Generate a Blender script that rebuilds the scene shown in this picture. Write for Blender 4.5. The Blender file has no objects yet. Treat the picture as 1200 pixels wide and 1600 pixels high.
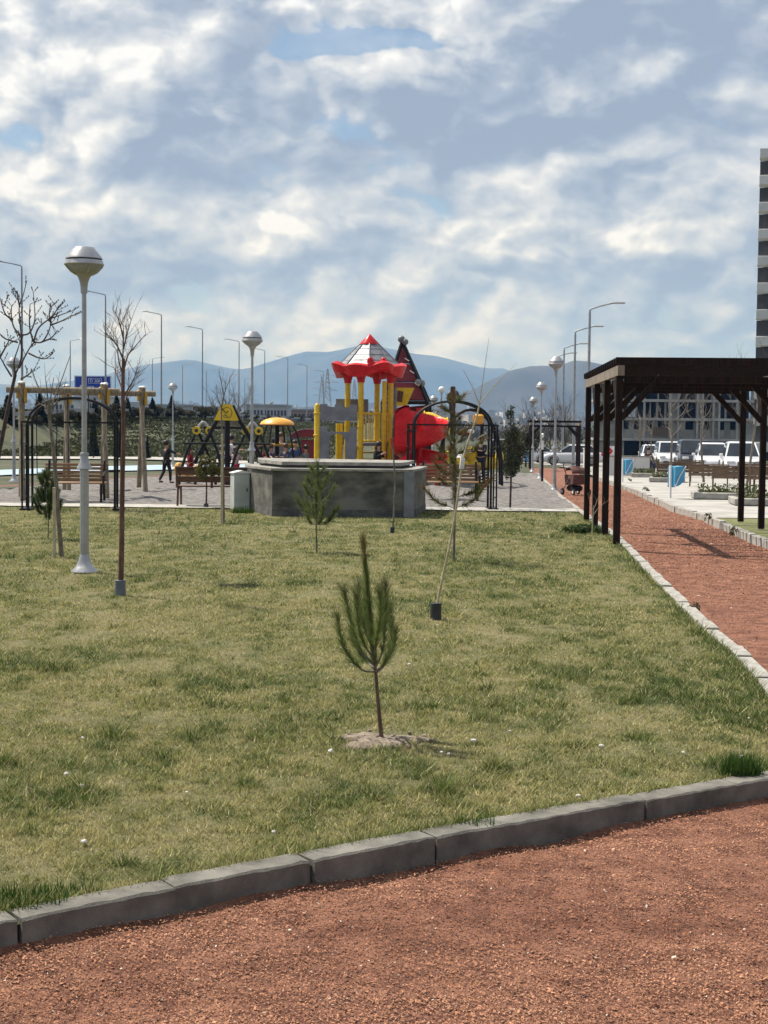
import bpy, math, random
import numpy as np
from mathutils import Vector, Matrix
R = math.radians
PI = math.pi
scene = bpy.context.scene
col = scene.collection
random.seed(7)

# ------------------------------------------------------------------ camera
FPX = 2300.0                                   # focal length in pixels of the 1200 x 1600 photograph
CAMZ = 1.7
PITCH = math.atan(130.0 / FPX)
ROLL = 0.010                                   # the phone was held very slightly crooked
cam_d = bpy.data.cameras.new('camera')
cam_d.sensor_fit = 'VERTICAL'
cam_d.sensor_height = 36.0
cam_d.sensor_width = 27.0
cam_d.lens = 36.0 * FPX / 1600.0
cam_d.clip_start = 0.1
cam_d.clip_end = 40000
cam = bpy.data.objects.new('camera', cam_d)
cam.location = (0, 0, CAMZ)
cam.rotation_euler = (Matrix.Rotation(PI / 2 - PITCH, 3, 'X') @ Matrix.Rotation(ROLL, 3, 'Z')).to_euler()
col.objects.link(cam)
scene.camera = cam
scene.render.resolution_x = 768
scene.render.resolution_y = 1024

# ------------------------------------------------------------------ exposure
scene.view_settings.view_transform = 'Standard'
scene.view_settings.look = 'None'
scene.view_settings.gamma = 1.0
scene.view_settings.exposure = 0.40

# ------------------------------------------------------------------ sun
SUN = Vector((-0.54, 0.36, 1.0)).normalized()   # towards the sun
sd = bpy.data.lights.new('sun', 'SUN')
sd.energy = 5.0
sd.angle = R(0.6)
sd.color = (1.0, 0.945, 0.86)
so = bpy.data.objects.new('sun', sd)
so.rotation_euler = SUN.to_track_quat('Z', 'Y').to_euler()
so.location = (-40, 20, 80)
col.objects.link(so)

# ------------------------------------------------------------------ sky with broken clouds
world = bpy.data.worlds.new('World')
scene.world = world
world.use_nodes = True
wt = world.node_tree
wt.nodes.clear()


class NT:
    """tiny helper for node trees"""
    def __init__(s, tree):
        s.t = tree

    def n(s, typ, **kw):
        nd = s.t.nodes.new(typ)
        for k, v in kw.items():
            setattr(nd, k, v)
        return nd

    def put(s, sock, v):
        if isinstance(v, bpy.types.NodeSocket):
            s.t.links.new(v, sock)
        elif v is not None:
            sock.default_value = v

    def math(s, op, a, b=None, c=None, clamp=False):
        nd = s.n('ShaderNodeMath', operation=op, use_clamp=clamp)
        s.put(nd.inputs[0], a)
        if b is not None:
            s.put(nd.inputs[1], b)
        if c is not None:
            s.put(nd.inputs[2], c)
        return nd.outputs[0]

    def vmath(s, op, a, b=None, scale=None):
        nd = s.n('ShaderNodeVectorMath', operation=op)
        s.put(nd.inputs[0], a)
        if b is not None:
            s.put(nd.inputs[1], b)
        if scale is not None:
            s.put(nd.inputs['Scale'], scale)
        return nd.outputs['Value'] if op in ('LENGTH', 'DISTANCE', 'DOT_PRODUCT') else nd.outputs['Vector']

    def noise(s, vec, scale, detail=5, rough=0.55, dist=0.0, color=False):
        nd = s.n('ShaderNodeTexNoise')
        if vec is not None:
            s.put(nd.inputs['Vector'], vec)
        nd.inputs['Scale'].default_value = scale
        nd.inputs['Detail'].default_value = detail
        nd.inputs['Roughness'].default_value = rough
        nd.inputs['Distortion'].default_value = dist
        return nd.outputs['Color' if color else 'Fac']

    def step(s, v, a, b, o0=0.0, o1=1.0):
        nd = s.n('ShaderNodeMapRange', interpolation_type='SMOOTHSTEP')
        s.put(nd.inputs['Value'], v)
        nd.inputs['From Min'].default_value = a
        nd.inputs['From Max'].default_value = b
        nd.inputs['To Min'].default_value = o0
        nd.inputs['To Max'].default_value = o1
        return nd.outputs['Result']

    def mix(s, f, a, b, blend='MIX'):
        nd = s.n('ShaderNodeMix', data_type='RGBA', blend_type=blend)
        s.put(nd.inputs[0], f)
        s.put(nd.inputs[6], a if isinstance(a, bpy.types.NodeSocket) else (*a[:3], 1))
        s.put(nd.inputs[7], b if isinstance(b, bpy.types.NodeSocket) else (*b[:3], 1))
        return nd.outputs[2]


def pix_dir(px, py):
    u0, v0 = (px - 600) / FPX, (800 - py) / FPX
    u, v = u0 * math.cos(ROLL) - v0 * math.sin(ROLL), u0 * math.sin(ROLL) + v0 * math.cos(ROLL)
    f = Vector((0, math.cos(PITCH), -math.sin(PITCH)))
    up = Vector((0, math.sin(PITCH), math.cos(PITCH)))
    return (f + Vector((1, 0, 0)) * u + up * v)


def HZ(px):
    """row of the photograph where the level horizon runs"""
    return 670 + ROLL * (px - 600)


def build_world():
    w = NT(wt)
    tc = w.n('ShaderNodeTexCoord')
    d = w.vmath('NORMALIZE', tc.outputs['Generated'])
    sky = w.n('ShaderNodeTexSky', sky_type='NISHITA', sun_disc=False)
    sky.sun_elevation = R(57)
    sky.sun_rotation = R(-56)
    sky.altitude = 1000
    sky.air_density = 1.0
    sky.dust_density = 0.6
    sky.ozone_density = 1.5
    # clouds live on the direction sphere, flattened vertically
    p0 = w.vmath('MULTIPLY', d, (1.0, 1.0, 1.55))
    warp = w.vmath('SUBTRACT', w.noise(p0, 14.0, 5, 0.5, color=True), (0.5, 0.5, 0.5))
    p = w.vmath('ADD', p0, w.vmath('SCALE', warp, scale=0.035))
    # light comes from the upper left: sample a little towards the sun
    pl = w.vmath('ADD', p, (-0.014, 0.0, 0.026))
    pl2 = w.vmath('ADD', p, (-0.006, 0.0, 0.011))

    def dens(v):
        a = w.noise(v, 6.0, 8, 0.46)
        b = w.noise(w.vmath('ADD', v, (3.1, 7.7, 1.3)), 3.2, 3, 0.5)
        return w.math('ADD', w.math('MULTIPLY', a, 0.7), w.math('MULTIPLY', b, 0.3))
    n0, n1 = dens(p), dens(pl)
    
    def puff(v):
        # rounded cauliflower lobes
        lobes = w.math('ABSOLUTE', w.math('SUBTRACT', w.noise(v, 15.0, 5, 0.5), 0.5))
        return w.math('ADD', w.math('MULTIPLY', lobes, 1.5), w.math('ADD', w.math('MULTIPLY', w.noise(v, 18.0, 6, 0.5), 0.5), 0.12))
    f0 = puff(p)
    f1 = puff(pl2)
    wd = w.vmath('SUBTRACT', p, p0)
    dd = w.vmath('ADD', d, w.vmath('SCALE', wd, scale=1.0))
    dz = w.n('ShaderNodeSeparateXYZ')
    w.put(dz.inputs[0], d)

    def blob(px, py, rx, ry):
        c = pix_dir(px, py).normalized()
        v = w.vmath('MULTIPLY', w.vmath('SUBTRACT', dd, tuple(c)), (FPX / rx, FPX / rx, FPX / ry))
        r2 = w.vmath('DOT_PRODUCT', v, v)
        return w.math('POWER', 2.718, w.math('MULTIPLY', r2, -1.0))

    def total(lst):
        o = None
        for (px, py, rx, ry, k) in lst:
            b = w.math('MULTIPLY', blob(px, py, rx, ry), k)
            o = b if o is None else w.math('ADD', o, b)
        return o
    # openings in the cloud deck, heavier grey masses, sunlit towers
    clear = total([(560, 72, 150, 28, .24), (650, 60, 70, 26, .11), (10, 205, 90, 40, .12), (525, 192, 60, 22, .13), (215, 118, 100, 18, .08),
                   (905, 258, 130, 24, .12), (330, 480, 200, 40, .03), (1040, 490, 190, 36, .10), (60, 20, 60, 20, .08), (0, 140, 60, 25, .08)])
    grey = total([(800, 160, 165, 95, 1.0), (700, 190, 90, 60, .5), (1060, 215, 200, 62, .8), (270, 265, 170, 48, .7), (440, 60, 90, 30, .4),
                  (900, 40, 170, 45, .55), (480, 255, 120, 60, .35), (1130, 60, 110, 70, .35), (300, 130, 70, 60, .3), (640, 330, 300, 40, .25)])
    bright = total([(195, 185, 95, 60, .7), (120, 215, 70, 50, .4), (15, 280, 60, 60, .8), (345, 175, 50, 60, .55), (575, 200, 55, 40, .6),
                    (725, 35, 80, 60, .7), (985, 125, 120, 50, .7), (930, 150, 50, 60, .5), (330, 285, 150, 22, .3), (860, 385, 230, 60, .22),
                    (470, 20, 160, 20, .6), (110, 50, 170, 30, .35), (630, 120, 90, 30, .5), (1040, 330, 170, 40, .2), (460, 245, 40, 30, .5)])
    fine = w.math('SUBTRACT', f0, 0.5)
    big = w.math('SUBTRACT', n0, 0.5)
    gm = w.step(w.math('ADD', w.math('ADD', grey, w.math('MULTIPLY', fine, 0.7)), w.math('MULTIPLY', big, 1.2)), 0.22, 0.62)
    bm = w.step(w.math('ADD', w.math('ADD', bright, w.math('MULTIPLY', fine, 1.0)), w.math('MULTIPLY', big, 1.0)), 0.20, 0.66)
    cover = w.math('SUBTRACT', w.math('ADD', n0, w.math('MULTIPLY', fine, 0.34)), clear)
    cov = w.step(cover, 0.310, 0.385)
    lit = w.math('MULTIPLY', w.math('SUBTRACT', n0, n1), 6.4)
    litf = w.math('MULTIPLY', w.math('SUBTRACT', f0, f1), 1.8)
    s = w.math('ADD', w.math('ADD', 0.47, lit), litf)
    s = w.math('ADD', s, w.math('MULTIPLY', bm, 0.36))
    s = w.math('SUBTRACT', s, w.math('MULTIPLY', gm, 0.34))
    ramp = w.n('ShaderNodeValToRGB')
    w.put(ramp.inputs[0], s)
    e = ramp.color_ramp.elements
    e[0].position, e[0].color = 0.0, (0.335, 0.395, 0.520, 1)
    e[1].position, e[1].color = 1.0, (1.02, 1.04, 1.07, 1)
    for pos, c in ((0.28, (0.425, 0.492, 0.615)), (0.55, (0.590, 0.645, 0.735)), (0.78, (0.775, 0.808, 0.860))):
        x = e.new(pos)
        x.color = (*c, 1)
    # thin veil towards the horizon
    veil = w.step(dz.outputs['Z'], 0.0, 0.13, 0.42, 0.0)
    cc = w.mix(veil, ramp.outputs[0], (0.47, 0.56, 0.74))
    b1 = w.n('ShaderNodeBackground')
    w.put(b1.inputs['Color'], sky.outputs[0])
    b1.inputs['Strength'].default_value = 0.085
    b2 = w.n('ShaderNodeBackground')
    w.put(b2.inputs['Color'], cc)
    # clouds towards the sun are brighter than those behind the viewer
    w.put(b2.inputs['Strength'], w.step(w.vmath('DOT_PRODUCT', d, tuple(SUN)), -0.4, 0.38, 0.40, CLOUD))
    mx = w.n('ShaderNodeMixShader')
    w.put(mx.inputs[0], w.math('MAXIMUM', cov, w.step(dz.outputs['Z'], 0.0, 0.17, 0.75, 0.30)))
    wt.links.new(b1.outputs[0], mx.inputs[1])
    wt.links.new(b2.outputs[0], mx.inputs[2])
    out = w.n('ShaderNodeOutputWorld')
    wt.links.new(mx.outputs[0], out.inputs['Surface'])


CLOUD = 0.75
build_world()


# ------------------------------------------------------------------ terrain height and photo geometry
def sm(a, b, x):
    t = np.clip((np.asarray(x, float) - a) / (b - a), 0, 1)
    return t * t * (3 - 2 * t)


def gz(x, y):
    x = np.asarray(x, float)
    y = np.asarray(y, float)
    dip = -0.012 * np.clip(y - 42, 0, 210)
    xl = x - 0.07 * np.clip(y - 42, 0, 2000)
    left = 1 - sm(-16, -4, xl)
    ytop = np.clip((x + 32) / 0.07, 97, 320)
    e = sm(0, 1, (y - 80) / (ytop - 80))
    return dip * (1 - left) + 2.7 * e * left + 62 * sm(900, 5200, y)


def gzf(x, y):
    return float(gz(x, y))


def W(px, py, Y):
    """world point seen at a pixel, at distance Y in front of the camera"""
    d = pix_dir(px, py)
    t = Y / d.y
    return Vector((d.x * t, Y, CAMZ + d.z * t))


def G(px, py, z=0.0):
    """point of the ground seen at a pixel"""
    d = pix_dir(px, py)
    lo, hi = 0.5, 400.0
    for _ in range(60):
        m = (lo + hi) / 2
        x, y, zz = d.x * m, d.y * m, CAMZ + d.z * m
        if zz > gzf(x, y) + z:
            lo = m
        else:
            hi = m
    return Vector((d.x * lo, d.y * lo, gzf(d.x * lo, d.y * lo) + z))


def at(px, Y, z=0.0):
    """ground point under a pixel column at distance Y"""
    d = pix_dir(px, HZ(px) + 20)
    x = d.x * Y / d.y
    return Vector((x, Y, gzf(x, Y) + z))


def hash2(ix, iy, seed):
    v = np.sin(ix * 127.1 + iy * 311.7 + seed * 74.7) * 43758.5453
    return v - np.floor(v)


def vnoise(x, y, seed=0):
    ix, iy = np.floor(x), np.floor(y)
    fx, fy = x - ix, y - iy
    fx, fy = fx * fx * (3 - 2 * fx), fy * fy * (3 - 2 * fy)
    a, b = hash2(ix, iy, seed), hash2(ix + 1, iy, seed)
    c, d = hash2(ix, iy + 1, seed), hash2(ix + 1, iy + 1, seed)
    return (a * (1 - fx) + b * fx) * (1 - fy) + (c * (1 - fx) + d * fx) * fy


def fbm(x, y, oct=4, seed=0):
    o, amp, tot = 0, 1.0, 0
    for k in range(oct):
        o = o + amp * vnoise(x * 2 ** k, y * 2 ** k, seed + k * 3)
        tot += amp
        amp *= 0.5
    return o / tot


# ------------------------------------------------------------------ materials
MATS = {}


def M(name, c1, c2=None, sc=6.0, rough=0.7, metal=0.0, bump=0.0, bsc=60.0, world=False, coat=0.0, spec=0.5, detail=6,
      lo=0.38, hi=0.62, stretch=None, attr=None, trans=0.0, bdist=0.01, leafy=0.0):
    m = bpy.data.materials.new(name)
    m.use_nodes = True
    t = NT(m.node_tree)
    b = m.node_tree.nodes['Principled BSDF']
    if world:
        v = t.n('ShaderNodeNewGeometry').outputs['Position']
    else:
        v = t.n('ShaderNodeTexCoord').outputs['Object']
    if stretch:
        v = t.vmath('MULTIPLY', v, stretch)
    if c2 is None:
        c2 = tuple(min(1, x * 1.22 + 0.004) for x in c1)
        c1 = tuple(x * 0.84 for x in c1)
    f = t.step(t.noise(v, sc, detail, 0.6), lo, hi)
    base = t.mix(f, c1, c2)
    if attr:
        a = t.n('ShaderNodeAttribute', attribute_name=attr)
        base = t.mix(1.0, base, a.outputs['Color'], 'MULTIPLY')
    t.put(b.inputs['Base Color'], base)
    b.inputs['Roughness'].default_value = rough
    t.put(b.inputs['Roughness'], t.step(t.noise(v, sc * 2.3, 4), 0.3, 0.7, max(0.03, rough - 0.1), min(1, rough + 0.1)))
    b.inputs['Metallic'].default_value = metal
    b.inputs['Specular IOR Level'].default_value = spec
    b.inputs['Coat Weight'].default_value = coat
    if trans:
        b.inputs['Transmission Weight'].default_value = trans
    if bump:
        bn = t.n('ShaderNodeBump')
        bn.inputs['Strength'].default_value = bump
        bn.inputs['Distance'].default_value = bdist
        t.put(bn.inputs['Height'], t.noise(v, bsc, 6, 0.65))
        t.put(b.inputs['Normal'], bn.outputs[0])
    if leafy:
        # thin living blades let some light through
        tr = t.n('ShaderNodeBsdfTranslucent')
        t.put(tr.inputs['Color'], t.mix(1.0, base, (1.05, 1.06, 0.85), 'MULTIPLY'))
        mxs = t.n('ShaderNodeMixShader')
        mxs.inputs[0].default_value = leafy
        out = m.node_tree.nodes['Material Output']
        m.node_tree.links.new(b.outputs[0], mxs.inputs[1])
        m.node_tree.links.new(tr.outputs[0], mxs.inputs[2])
        m.node_tree.links.new(mxs.outputs[0], out.inputs['Surface'])
    MATS[name] = m
    return m


# ------------------------------------------------------------------ mesh helpers
class MB:
    def __init__(s):
        s.v, s.f = [], []

    def add(s, vs, fs):
        o = len(s.v)
        s.v += [tuple(x) for x in vs]
        s.f += [tuple(i + o for i in f) for f in fs]
        return s

    def box(s, c, size, rz=0.0, m=None, bev=0.0):
        x, y, z = (k / 2 for k in size)
        if bev:
            pts = []
            b = bev
            for (zz, ins) in ((-z, b), (-z + b, 0), (z - b, 0), (z, b)):
                X, Y = x - ins, y - ins
                bb = b if ins == 0 else b * 0.6
                pts.append([(-X + bb, -Y, zz), (X - bb, -Y, zz), (X, -Y + bb, zz), (X, Y - bb, zz),
                            (X - bb, Y, zz), (-X + bb, Y, zz), (-X, Y - bb, zz), (-X, -Y + bb, zz)])
            vs = [p for r in pts for p in r]
            fs = [tuple(reversed(range(8))), tuple(range(24, 32))]
            for k in range(3):
                for i in range(8):
                    j = (i + 1) % 8
                    fs.append((k * 8 + i, k * 8 + j, k * 8 + 8 + j, k * 8 + 8 + i))
        else:
            vs = [(-x, -y, -z), (x, -y, -z), (x, y, -z), (-x, y, -z), (-x, -y, z), (x, -y, z), (x, y, z), (-x, y, z)]
            fs = [(3, 2, 1, 0), (4, 5, 6, 7), (0, 1, 5, 4), (1, 2, 6, 5), (2, 3, 7, 6), (3, 0, 4, 7)]
        mt = m if m is not None else Matrix.Rotation(rz, 4, 'Z')
        c = Vector(c)
        return s.add([mt.to_3x3() @ Vector(p) + c for p in vs], fs)

    def bar(s, p0, p1, w, h, up=(0, 0, 1)):
        """rectangular bar from p0 to p1"""
        p0, p1 = Vector(p0), Vector(p1)
        d = (p1 - p0)
        L = d.length
        d.normalize()
        up = Vector(up)
        if abs(d.dot(up)) > 0.98:
            up = Vector((0, 1, 0))
        sx = d.cross(up).normalized()
        uu = sx.cross(d)
        m = Matrix((sx, d, uu)).transposed()
        return s.box((p0 + p1) / 2, (w, L, h), m=m)

    def tube(s, pts, rad, n=8, cap=True):
        pts = [Vector(p) for p in pts]
        if not isinstance(rad, (list, tuple)):
            rad = [rad] * len(pts)
        vs, fs = [], []
        prev = None
        for i, p in enumerate(pts):
            a = pts[max(i - 1, 0)]
            b = pts[min(i + 1, len(pts) - 1)]
            d = (b - a).normalized()
            if prev is None:
                ref = Vector((0, 0, 1)) if abs(d.z) < 0.9 else Vector((1, 0, 0))
                x = d.cross(ref).normalized()
            else:
                x = (prev - d * prev.dot(d)).normalized()
            prev = x
            y = d.cross(x)
            for k in range(n):
                t = 2 * PI * k / n
                vs.append(p + (x * math.cos(t) + y * math.sin(t)) * rad[i])
        for i in range(len(pts) - 1):
            for k in range(n):
                q = (k + 1) % n
                fs.append((i * n + k, i * n + q, i * n + n + q, i * n + n + k))
        if cap:
            fs.append(tuple(reversed(range(n))))
            fs.append(tuple(range((len(pts) - 1) * n, len(pts) * n)))
        return s.add(vs, fs)

    def lathe(s, prof, n=20, c=(0, 0, 0), m=None):
        c = Vector(c)
        vs, fs = [], []
        for (r, z) in prof:
            for k in range(n):
                t = 2 * PI * k / n
                p = Vector((r * math.cos(t), r * math.sin(t), z))
                vs.append((m @ p if m else p) + c)
        for i in range(len(prof) - 1):
            for k in range(n):
                q = (k + 1) % n
                fs.append((i * n + k, i * n + q, i * n + n + q, i * n + n + k))
        fs.append(tuple(reversed(range(n))))
        fs.append(tuple(range((len(prof) - 1) * n, len(prof) * n)))
        return s.add(vs, fs)

    def ball(s, c, r, n=12, m=8, sq=(1, 1, 1)):
        c = Vector(c)
        vs, fs = [], []
        for i in range(m + 1):
            a = PI * i / m - PI / 2
            for k in range(n):
                t = 2 * PI * k / n
                rr = max(math.cos(a), 0.02)
                vs.append(c + Vector((r * rr * math.cos(t) * sq[0], r * rr * math.sin(t) * sq[1], r * math.sin(a) * sq[2])))
        for i in range(m):
            for k in range(n):
                q = (k + 1) % n
                fs.append((i * n + k, i * n + q, i * n + n + q, i * n + n + k))
        return s.add(vs, fs)

    def prism(s, poly, a, b, axis='Z'):
        """extrude a 2-D polygon from a to b along an axis"""
        n = len(poly)

        def P(u, v, w):
            return {'Z': (u, v, w), 'Y': (u, w, v), 'X': (w, u, v)}[axis]
        vs = [P(u, v, a) for u, v in poly] + [P(u, v, b) for u, v in poly]
        fs = [tuple(reversed(range(n))), tuple(range(n, 2 * n))]
        for i in range(n):
            j = (i + 1) % n
            fs.append((i, j, n + j, n + i))
        return s.add(vs, fs)

    def quad(s, a, b, c, d):
        return s.add([a, b, c, d], [(0, 1, 2, 3)])

    def mesh(s, name, smooth=True, ang=38):
        me = bpy.data.meshes.new(name)
        me.from_pydata(s.v, [], s.f)
        me.validate()
        if smooth:
            me.polygons.foreach_set('use_smooth', [True] * len(me.polygons))
            me.set_sharp_from_angle(angle=R(ang))
        me.update()
        return me

    def build(s, name, mat, parent=None, smooth=True, ang=38, fix=True):
        me = s.mesh(name, smooth, ang)
        if fix:
            import bmesh
            bm = bmesh.new()
            bm.from_mesh(me)
            bmesh.ops.recalc_face_normals(bm, faces=bm.faces)
            bm.to_mesh(me)
            bm.free()
        return link(name, me, mat, parent)


def link(name, me, mat, parent=None):
    if mat is not None and not me.materials:
        me.materials.append(MATS[mat] if isinstance(mat, str) else mat)
    o = bpy.data.objects.new(name, me)
    col.objects.link(o)
    if parent is not None:
        o.parent = parent
    return o


def raw(name, verts, faces_n, mat, parent=None, color=None, smooth=False):
    """big triangle / quad soup from numpy arrays; verts (N*k,3), k = faces_n corners per face"""
    v = np.asarray(verts, np.float32).reshape(-1, 3)
    nf = len(v) // faces_n
    me = bpy.data.meshes.new(name)
    me.vertices.add(len(v))
    me.vertices.foreach_set('co', v.ravel())
    me.loops.add(len(v))
    me.loops.foreach_set('vertex_index', np.arange(len(v), dtype=np.int32))
    me.polygons.add(nf)
    me.polygons.foreach_set('loop_start', np.arange(0, len(v), faces_n, dtype=np.int32))
    me.polygons.foreach_set('loop_total', np.full(nf, faces_n, np.int32))
    if smooth:
        me.polygons.foreach_set('use_smooth', [True] * nf)
    me.update(calc_edges=True)
    if color is not None:
        a = me.color_attributes.new('tint', 'FLOAT_COLOR', 'POINT')
        c = np.ones((len(v), 4), np.float32)
        c[:, :3] = color
        a.data.foreach_set('color', c.ravel())
    return link(name, me, mat, parent)


def tag(o, label=None, cat=None, group=None, kind=None):
    for k, v in (('label', label), ('category', cat), ('group', group), ('kind', kind)):
        if v:
            o[k] = v
    return o


def thing(name, label, cat, loc=(0, 0, 0), rz=0.0, group=None):
    o = bpy.data.objects.new(name, None)
    o.empty_display_size = 0.2
    col.objects.link(o)
    o.location = loc
    o.rotation_euler = (0, 0, rz)
    return tag(o, label, cat, group)


def kids(o):
    return [c for c in bpy.data.objects if c.parent == o]


def copy_tree(o, loc=None, rz=None, label=None, group=None, parent=None, scale=None):
    c = o.copy()
    col.objects.link(c)
    c.parent = parent
    for ch in list(o.children):
        copy_tree(ch, parent=c)
    if loc is not None:
        c.location = loc
    if rz is not None:
        c.rotation_euler = (0, 0, rz)
    if label:
        c['label'] = label
    if group:
        c['group'] = group
    if scale:
        c.scale = (scale,) * 3 if not isinstance(scale, tuple) else scale
    return c


def structure(name, o):
    o['kind'] = 'structure'
    return o


def grid_sheet(name, fx, fy, nx, ny, off, mat, zf=None, kind='structure', parent=None):
    """sheet over parameters s,t in 0..1: fx(s,t), fy(s,t) in metres, height = terrain + off"""
    s, t = np.meshgrid(np.linspace(0, 1, nx), np.linspace(0, 1, ny))
    X, Y = fx(s, t), fy(s, t)
    Z = gz(X, Y) + off
    if zf is not None:
        Z = Z + zf(X, Y)
    v = np.stack([X, Y, Z], -1).reshape(-1, 3)
    f = []
    for j in range(ny - 1):
        for i in range(nx - 1):
            a = j * nx + i
            f.append((a, a + 1, a + nx + 1, a + nx))
    me = bpy.data.meshes.new(name)
    me.from_pydata(v.tolist(), [], f)
    me.polygons.foreach_set('use_smooth', [True] * len(me.polygons))
    me.update()
    o = link(name, me, mat, parent)
    if kind and parent is None:
        o['kind'] = kind
    return o, X, Y

# ------------------------------------------------------------------ palette
M('ground_earth', (0.036, 0.046, 0.019), (0.075, 0.078, 0.036), 0.35, 0.95, world=True, bump=0.4, bsc=6)
M('mountain_rock', (0.022, 0.028, 0.026), (0.055, 0.056, 0.046), 0.0016, 0.95, world=True)
M('red_grit', (0.150, 0.056, 0.031), (0.275, 0.120, 0.072), 7.0, 0.95, world=True, bump=0.9, bsc=85, detail=9, bdist=0.02)
M('red_chip', (1, 1, 1), (1, 1, 1), 5, 0.9, world=True, attr='tint')
M('grass_blade', (1, 1, 1), (1, 1, 1), 5, 0.75, world=True, attr='tint', spec=0.25, leafy=0.26)
M('lawn_soil', (0.86, 0.82, 0.78), (1.1, 1.1, 1.05), 42, 0.95, world=True, attr='tint', bump=0.9, bsc=95, detail=8, bdist=0.03)
M('kerb_concrete', (0.090, 0.085, 0.072), (0.225, 0.214, 0.186), 5, 0.92, world=True, bump=0.7, bsc=120, detail=12, lo=0.28, hi=0.72, bdist=0.006)
M('kerb_pale', (0.27, 0.26, 0.235), (0.39, 0.375, 0.34), 7, 0.9, bump=0.35, bsc=110, detail=9)
M('pebble_bed', (0.135, 0.125, 0.118), (0.290, 0.270, 0.255), 7, 0.92, world=True, bump=1.0, bsc=38, detail=9, lo=0.3, hi=0.7, bdist=0.05)
M('strip_paving', (0.33, 0.315, 0.285), (0.44, 0.425, 0.385), 3.0, 0.88, world=True, bump=0.3, bsc=50)
M('plaza_paving', (0.31, 0.30, 0.28), (0.42, 0.405, 0.375), 1.1, 0.85, world=True, bump=0.3, bsc=30)
M('blue_track', (0.30, 0.40, 0.48), (0.39, 0.49, 0.57), 1.2, 0.8, world=True)
M('border_edge', (0.11, 0.048, 0.036), (0.16, 0.075, 0.055), 3, 0.9, world=True)
M('asphalt', (0.045, 0.046, 0.048), (0.075, 0.075, 0.077), 1.5, 0.9, world=True, bump=0.4, bsc=60)
M('parking_ground', (0.27, 0.255, 0.235), (0.37, 0.35, 0.32), 0.6, 0.9, world=True, bump=0.3, bsc=30)
M('soil', (0.215, 0.170, 0.128), (0.36, 0.295, 0.230), 14, 0.95, world=True, bump=1.0, bsc=45, bdist=0.03)
M('white_stone', (0.55, 0.53, 0.49), (0.72, 0.70, 0.66), 40, 0.8)
M('grey_steel', (0.36, 0.36, 0.37), (0.44, 0.44, 0.45), 5, 0.38, 0.55, spec=0.5)
M('galvanised', (0.30, 0.315, 0.33), (0.38, 0.39, 0.41), 5, 0.45, 0.6)
M('lamp_glass', (0.26, 0.27, 0.29), (0.33, 0.34, 0.36), 4, 0.3, 0.0)
M('dark_groove', (0.03, 0.03, 0.032), None, 5, 0.6)
M('black_metal', (0.008, 0.008, 0.010), (0.014, 0.014, 0.017), 8, 0.45, 0.0, spec=0.25)
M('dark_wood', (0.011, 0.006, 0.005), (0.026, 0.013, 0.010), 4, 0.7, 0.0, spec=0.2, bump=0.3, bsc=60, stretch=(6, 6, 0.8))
M('pergola_pale_wood', (0.17, 0.135, 0.105), (0.25, 0.205, 0.165), 4, 0.7, bump=0.3, bsc=50)  # paler wood of the long pergola beams
M('bench_wood', (0.165, 0.088, 0.040), (0.270, 0.150, 0.072), 5, 0.6, bump=0.3, bsc=50, stretch=(0.7, 8, 8))
M('bench_brown', (0.075, 0.035, 0.020), (0.120, 0.060, 0.034), 5, 0.6, bump=0.3, bsc=50, stretch=(0.7, 8, 8))
M('plaza_wood', (0.120, 0.078, 0.046), (0.195, 0.130, 0.078), 5, 0.65, bump=0.3, bsc=50, stretch=(0.7, 8, 8))
M('log_wood', (0.16, 0.130, 0.090), (0.28, 0.230, 0.160), 4, 0.75, bump=0.4, bsc=30, stretch=(5, 5, 0.6))
M('yellow_metal', (0.36, 0.20, 0.02), (0.48, 0.28, 0.03), 4, 0.5)
M('yellow_plastic', (0.66, 0.44, 0.012), (0.76, 0.52, 0.03), 3, 0.3, spec=0.5)
M('orange_plastic', (0.78, 0.36, 0.04), (0.86, 0.44, 0.08), 3, 0.4)
M('red_plastic', (0.52, 0.010, 0.016), (0.64, 0.018, 0.024), 3, 0.32, spec=0.3)
M('maroon_panel', (0.13, 0.010, 0.016), (0.19, 0.016, 0.024), 3, 0.5)
M('grey_plastic', (0.155, 0.165, 0.185), (0.215, 0.225, 0.245), 3, 0.5)
M('silver_roof', (0.19, 0.20, 0.22), (0.27, 0.28, 0.30), 5, 0.5, 0.35)
M('white_plastic', (0.70, 0.70, 0.70), (0.80, 0.80, 0.80), 3, 0.45)
M('old_concrete', (0.060, 0.059, 0.050), (0.190, 0.184, 0.160), 1.7, 0.93, bump=0.6, bsc=26, detail=10, stretch=(1, 1, 1.8), lo=0.33, hi=0.68)
M('concrete_cap', (0.20, 0.19, 0.17), (0.33, 0.315, 0.285), 4, 0.85, bump=0.3, bsc=50)
M('concrete_band', (0.07, 0.07, 0.066), (0.13, 0.13, 0.12), 4, 0.93, bump=0.4, bsc=40)
M('cabinet_grey', (0.44, 0.48, 0.46), (0.54, 0.58, 0.56), 3, 0.5)
M('bark_red', (0.085, 0.045, 0.032), (0.160, 0.090, 0.062), 16, 0.85, bump=0.5, bsc=70, stretch=(2, 2, .5))
M('bark_grey', (0.125, 0.105, 0.085), (0.215, 0.190, 0.155), 16, 0.85, bump=0.5, bsc=70, stretch=(2, 2, .5))
M('bark_dark', (0.040, 0.028, 0.028), (0.085, 0.060, 0.055), 16, 0.85, bump=0.4, bsc=70)
M('bark_pale', (0.36, 0.31, 0.20), (0.50, 0.44, 0.31), 16, 0.8, bump=0.3, bsc=70)
M('pine_needle', (1, 1, 1), (1, 1, 1), 30, 0.6, attr='tint', spec=0.3, leafy=0.35)
M('leaf', (1, 1, 1), (1, 1, 1), 30, 0.65, attr='tint', spec=0.3, leafy=0.25)
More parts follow.
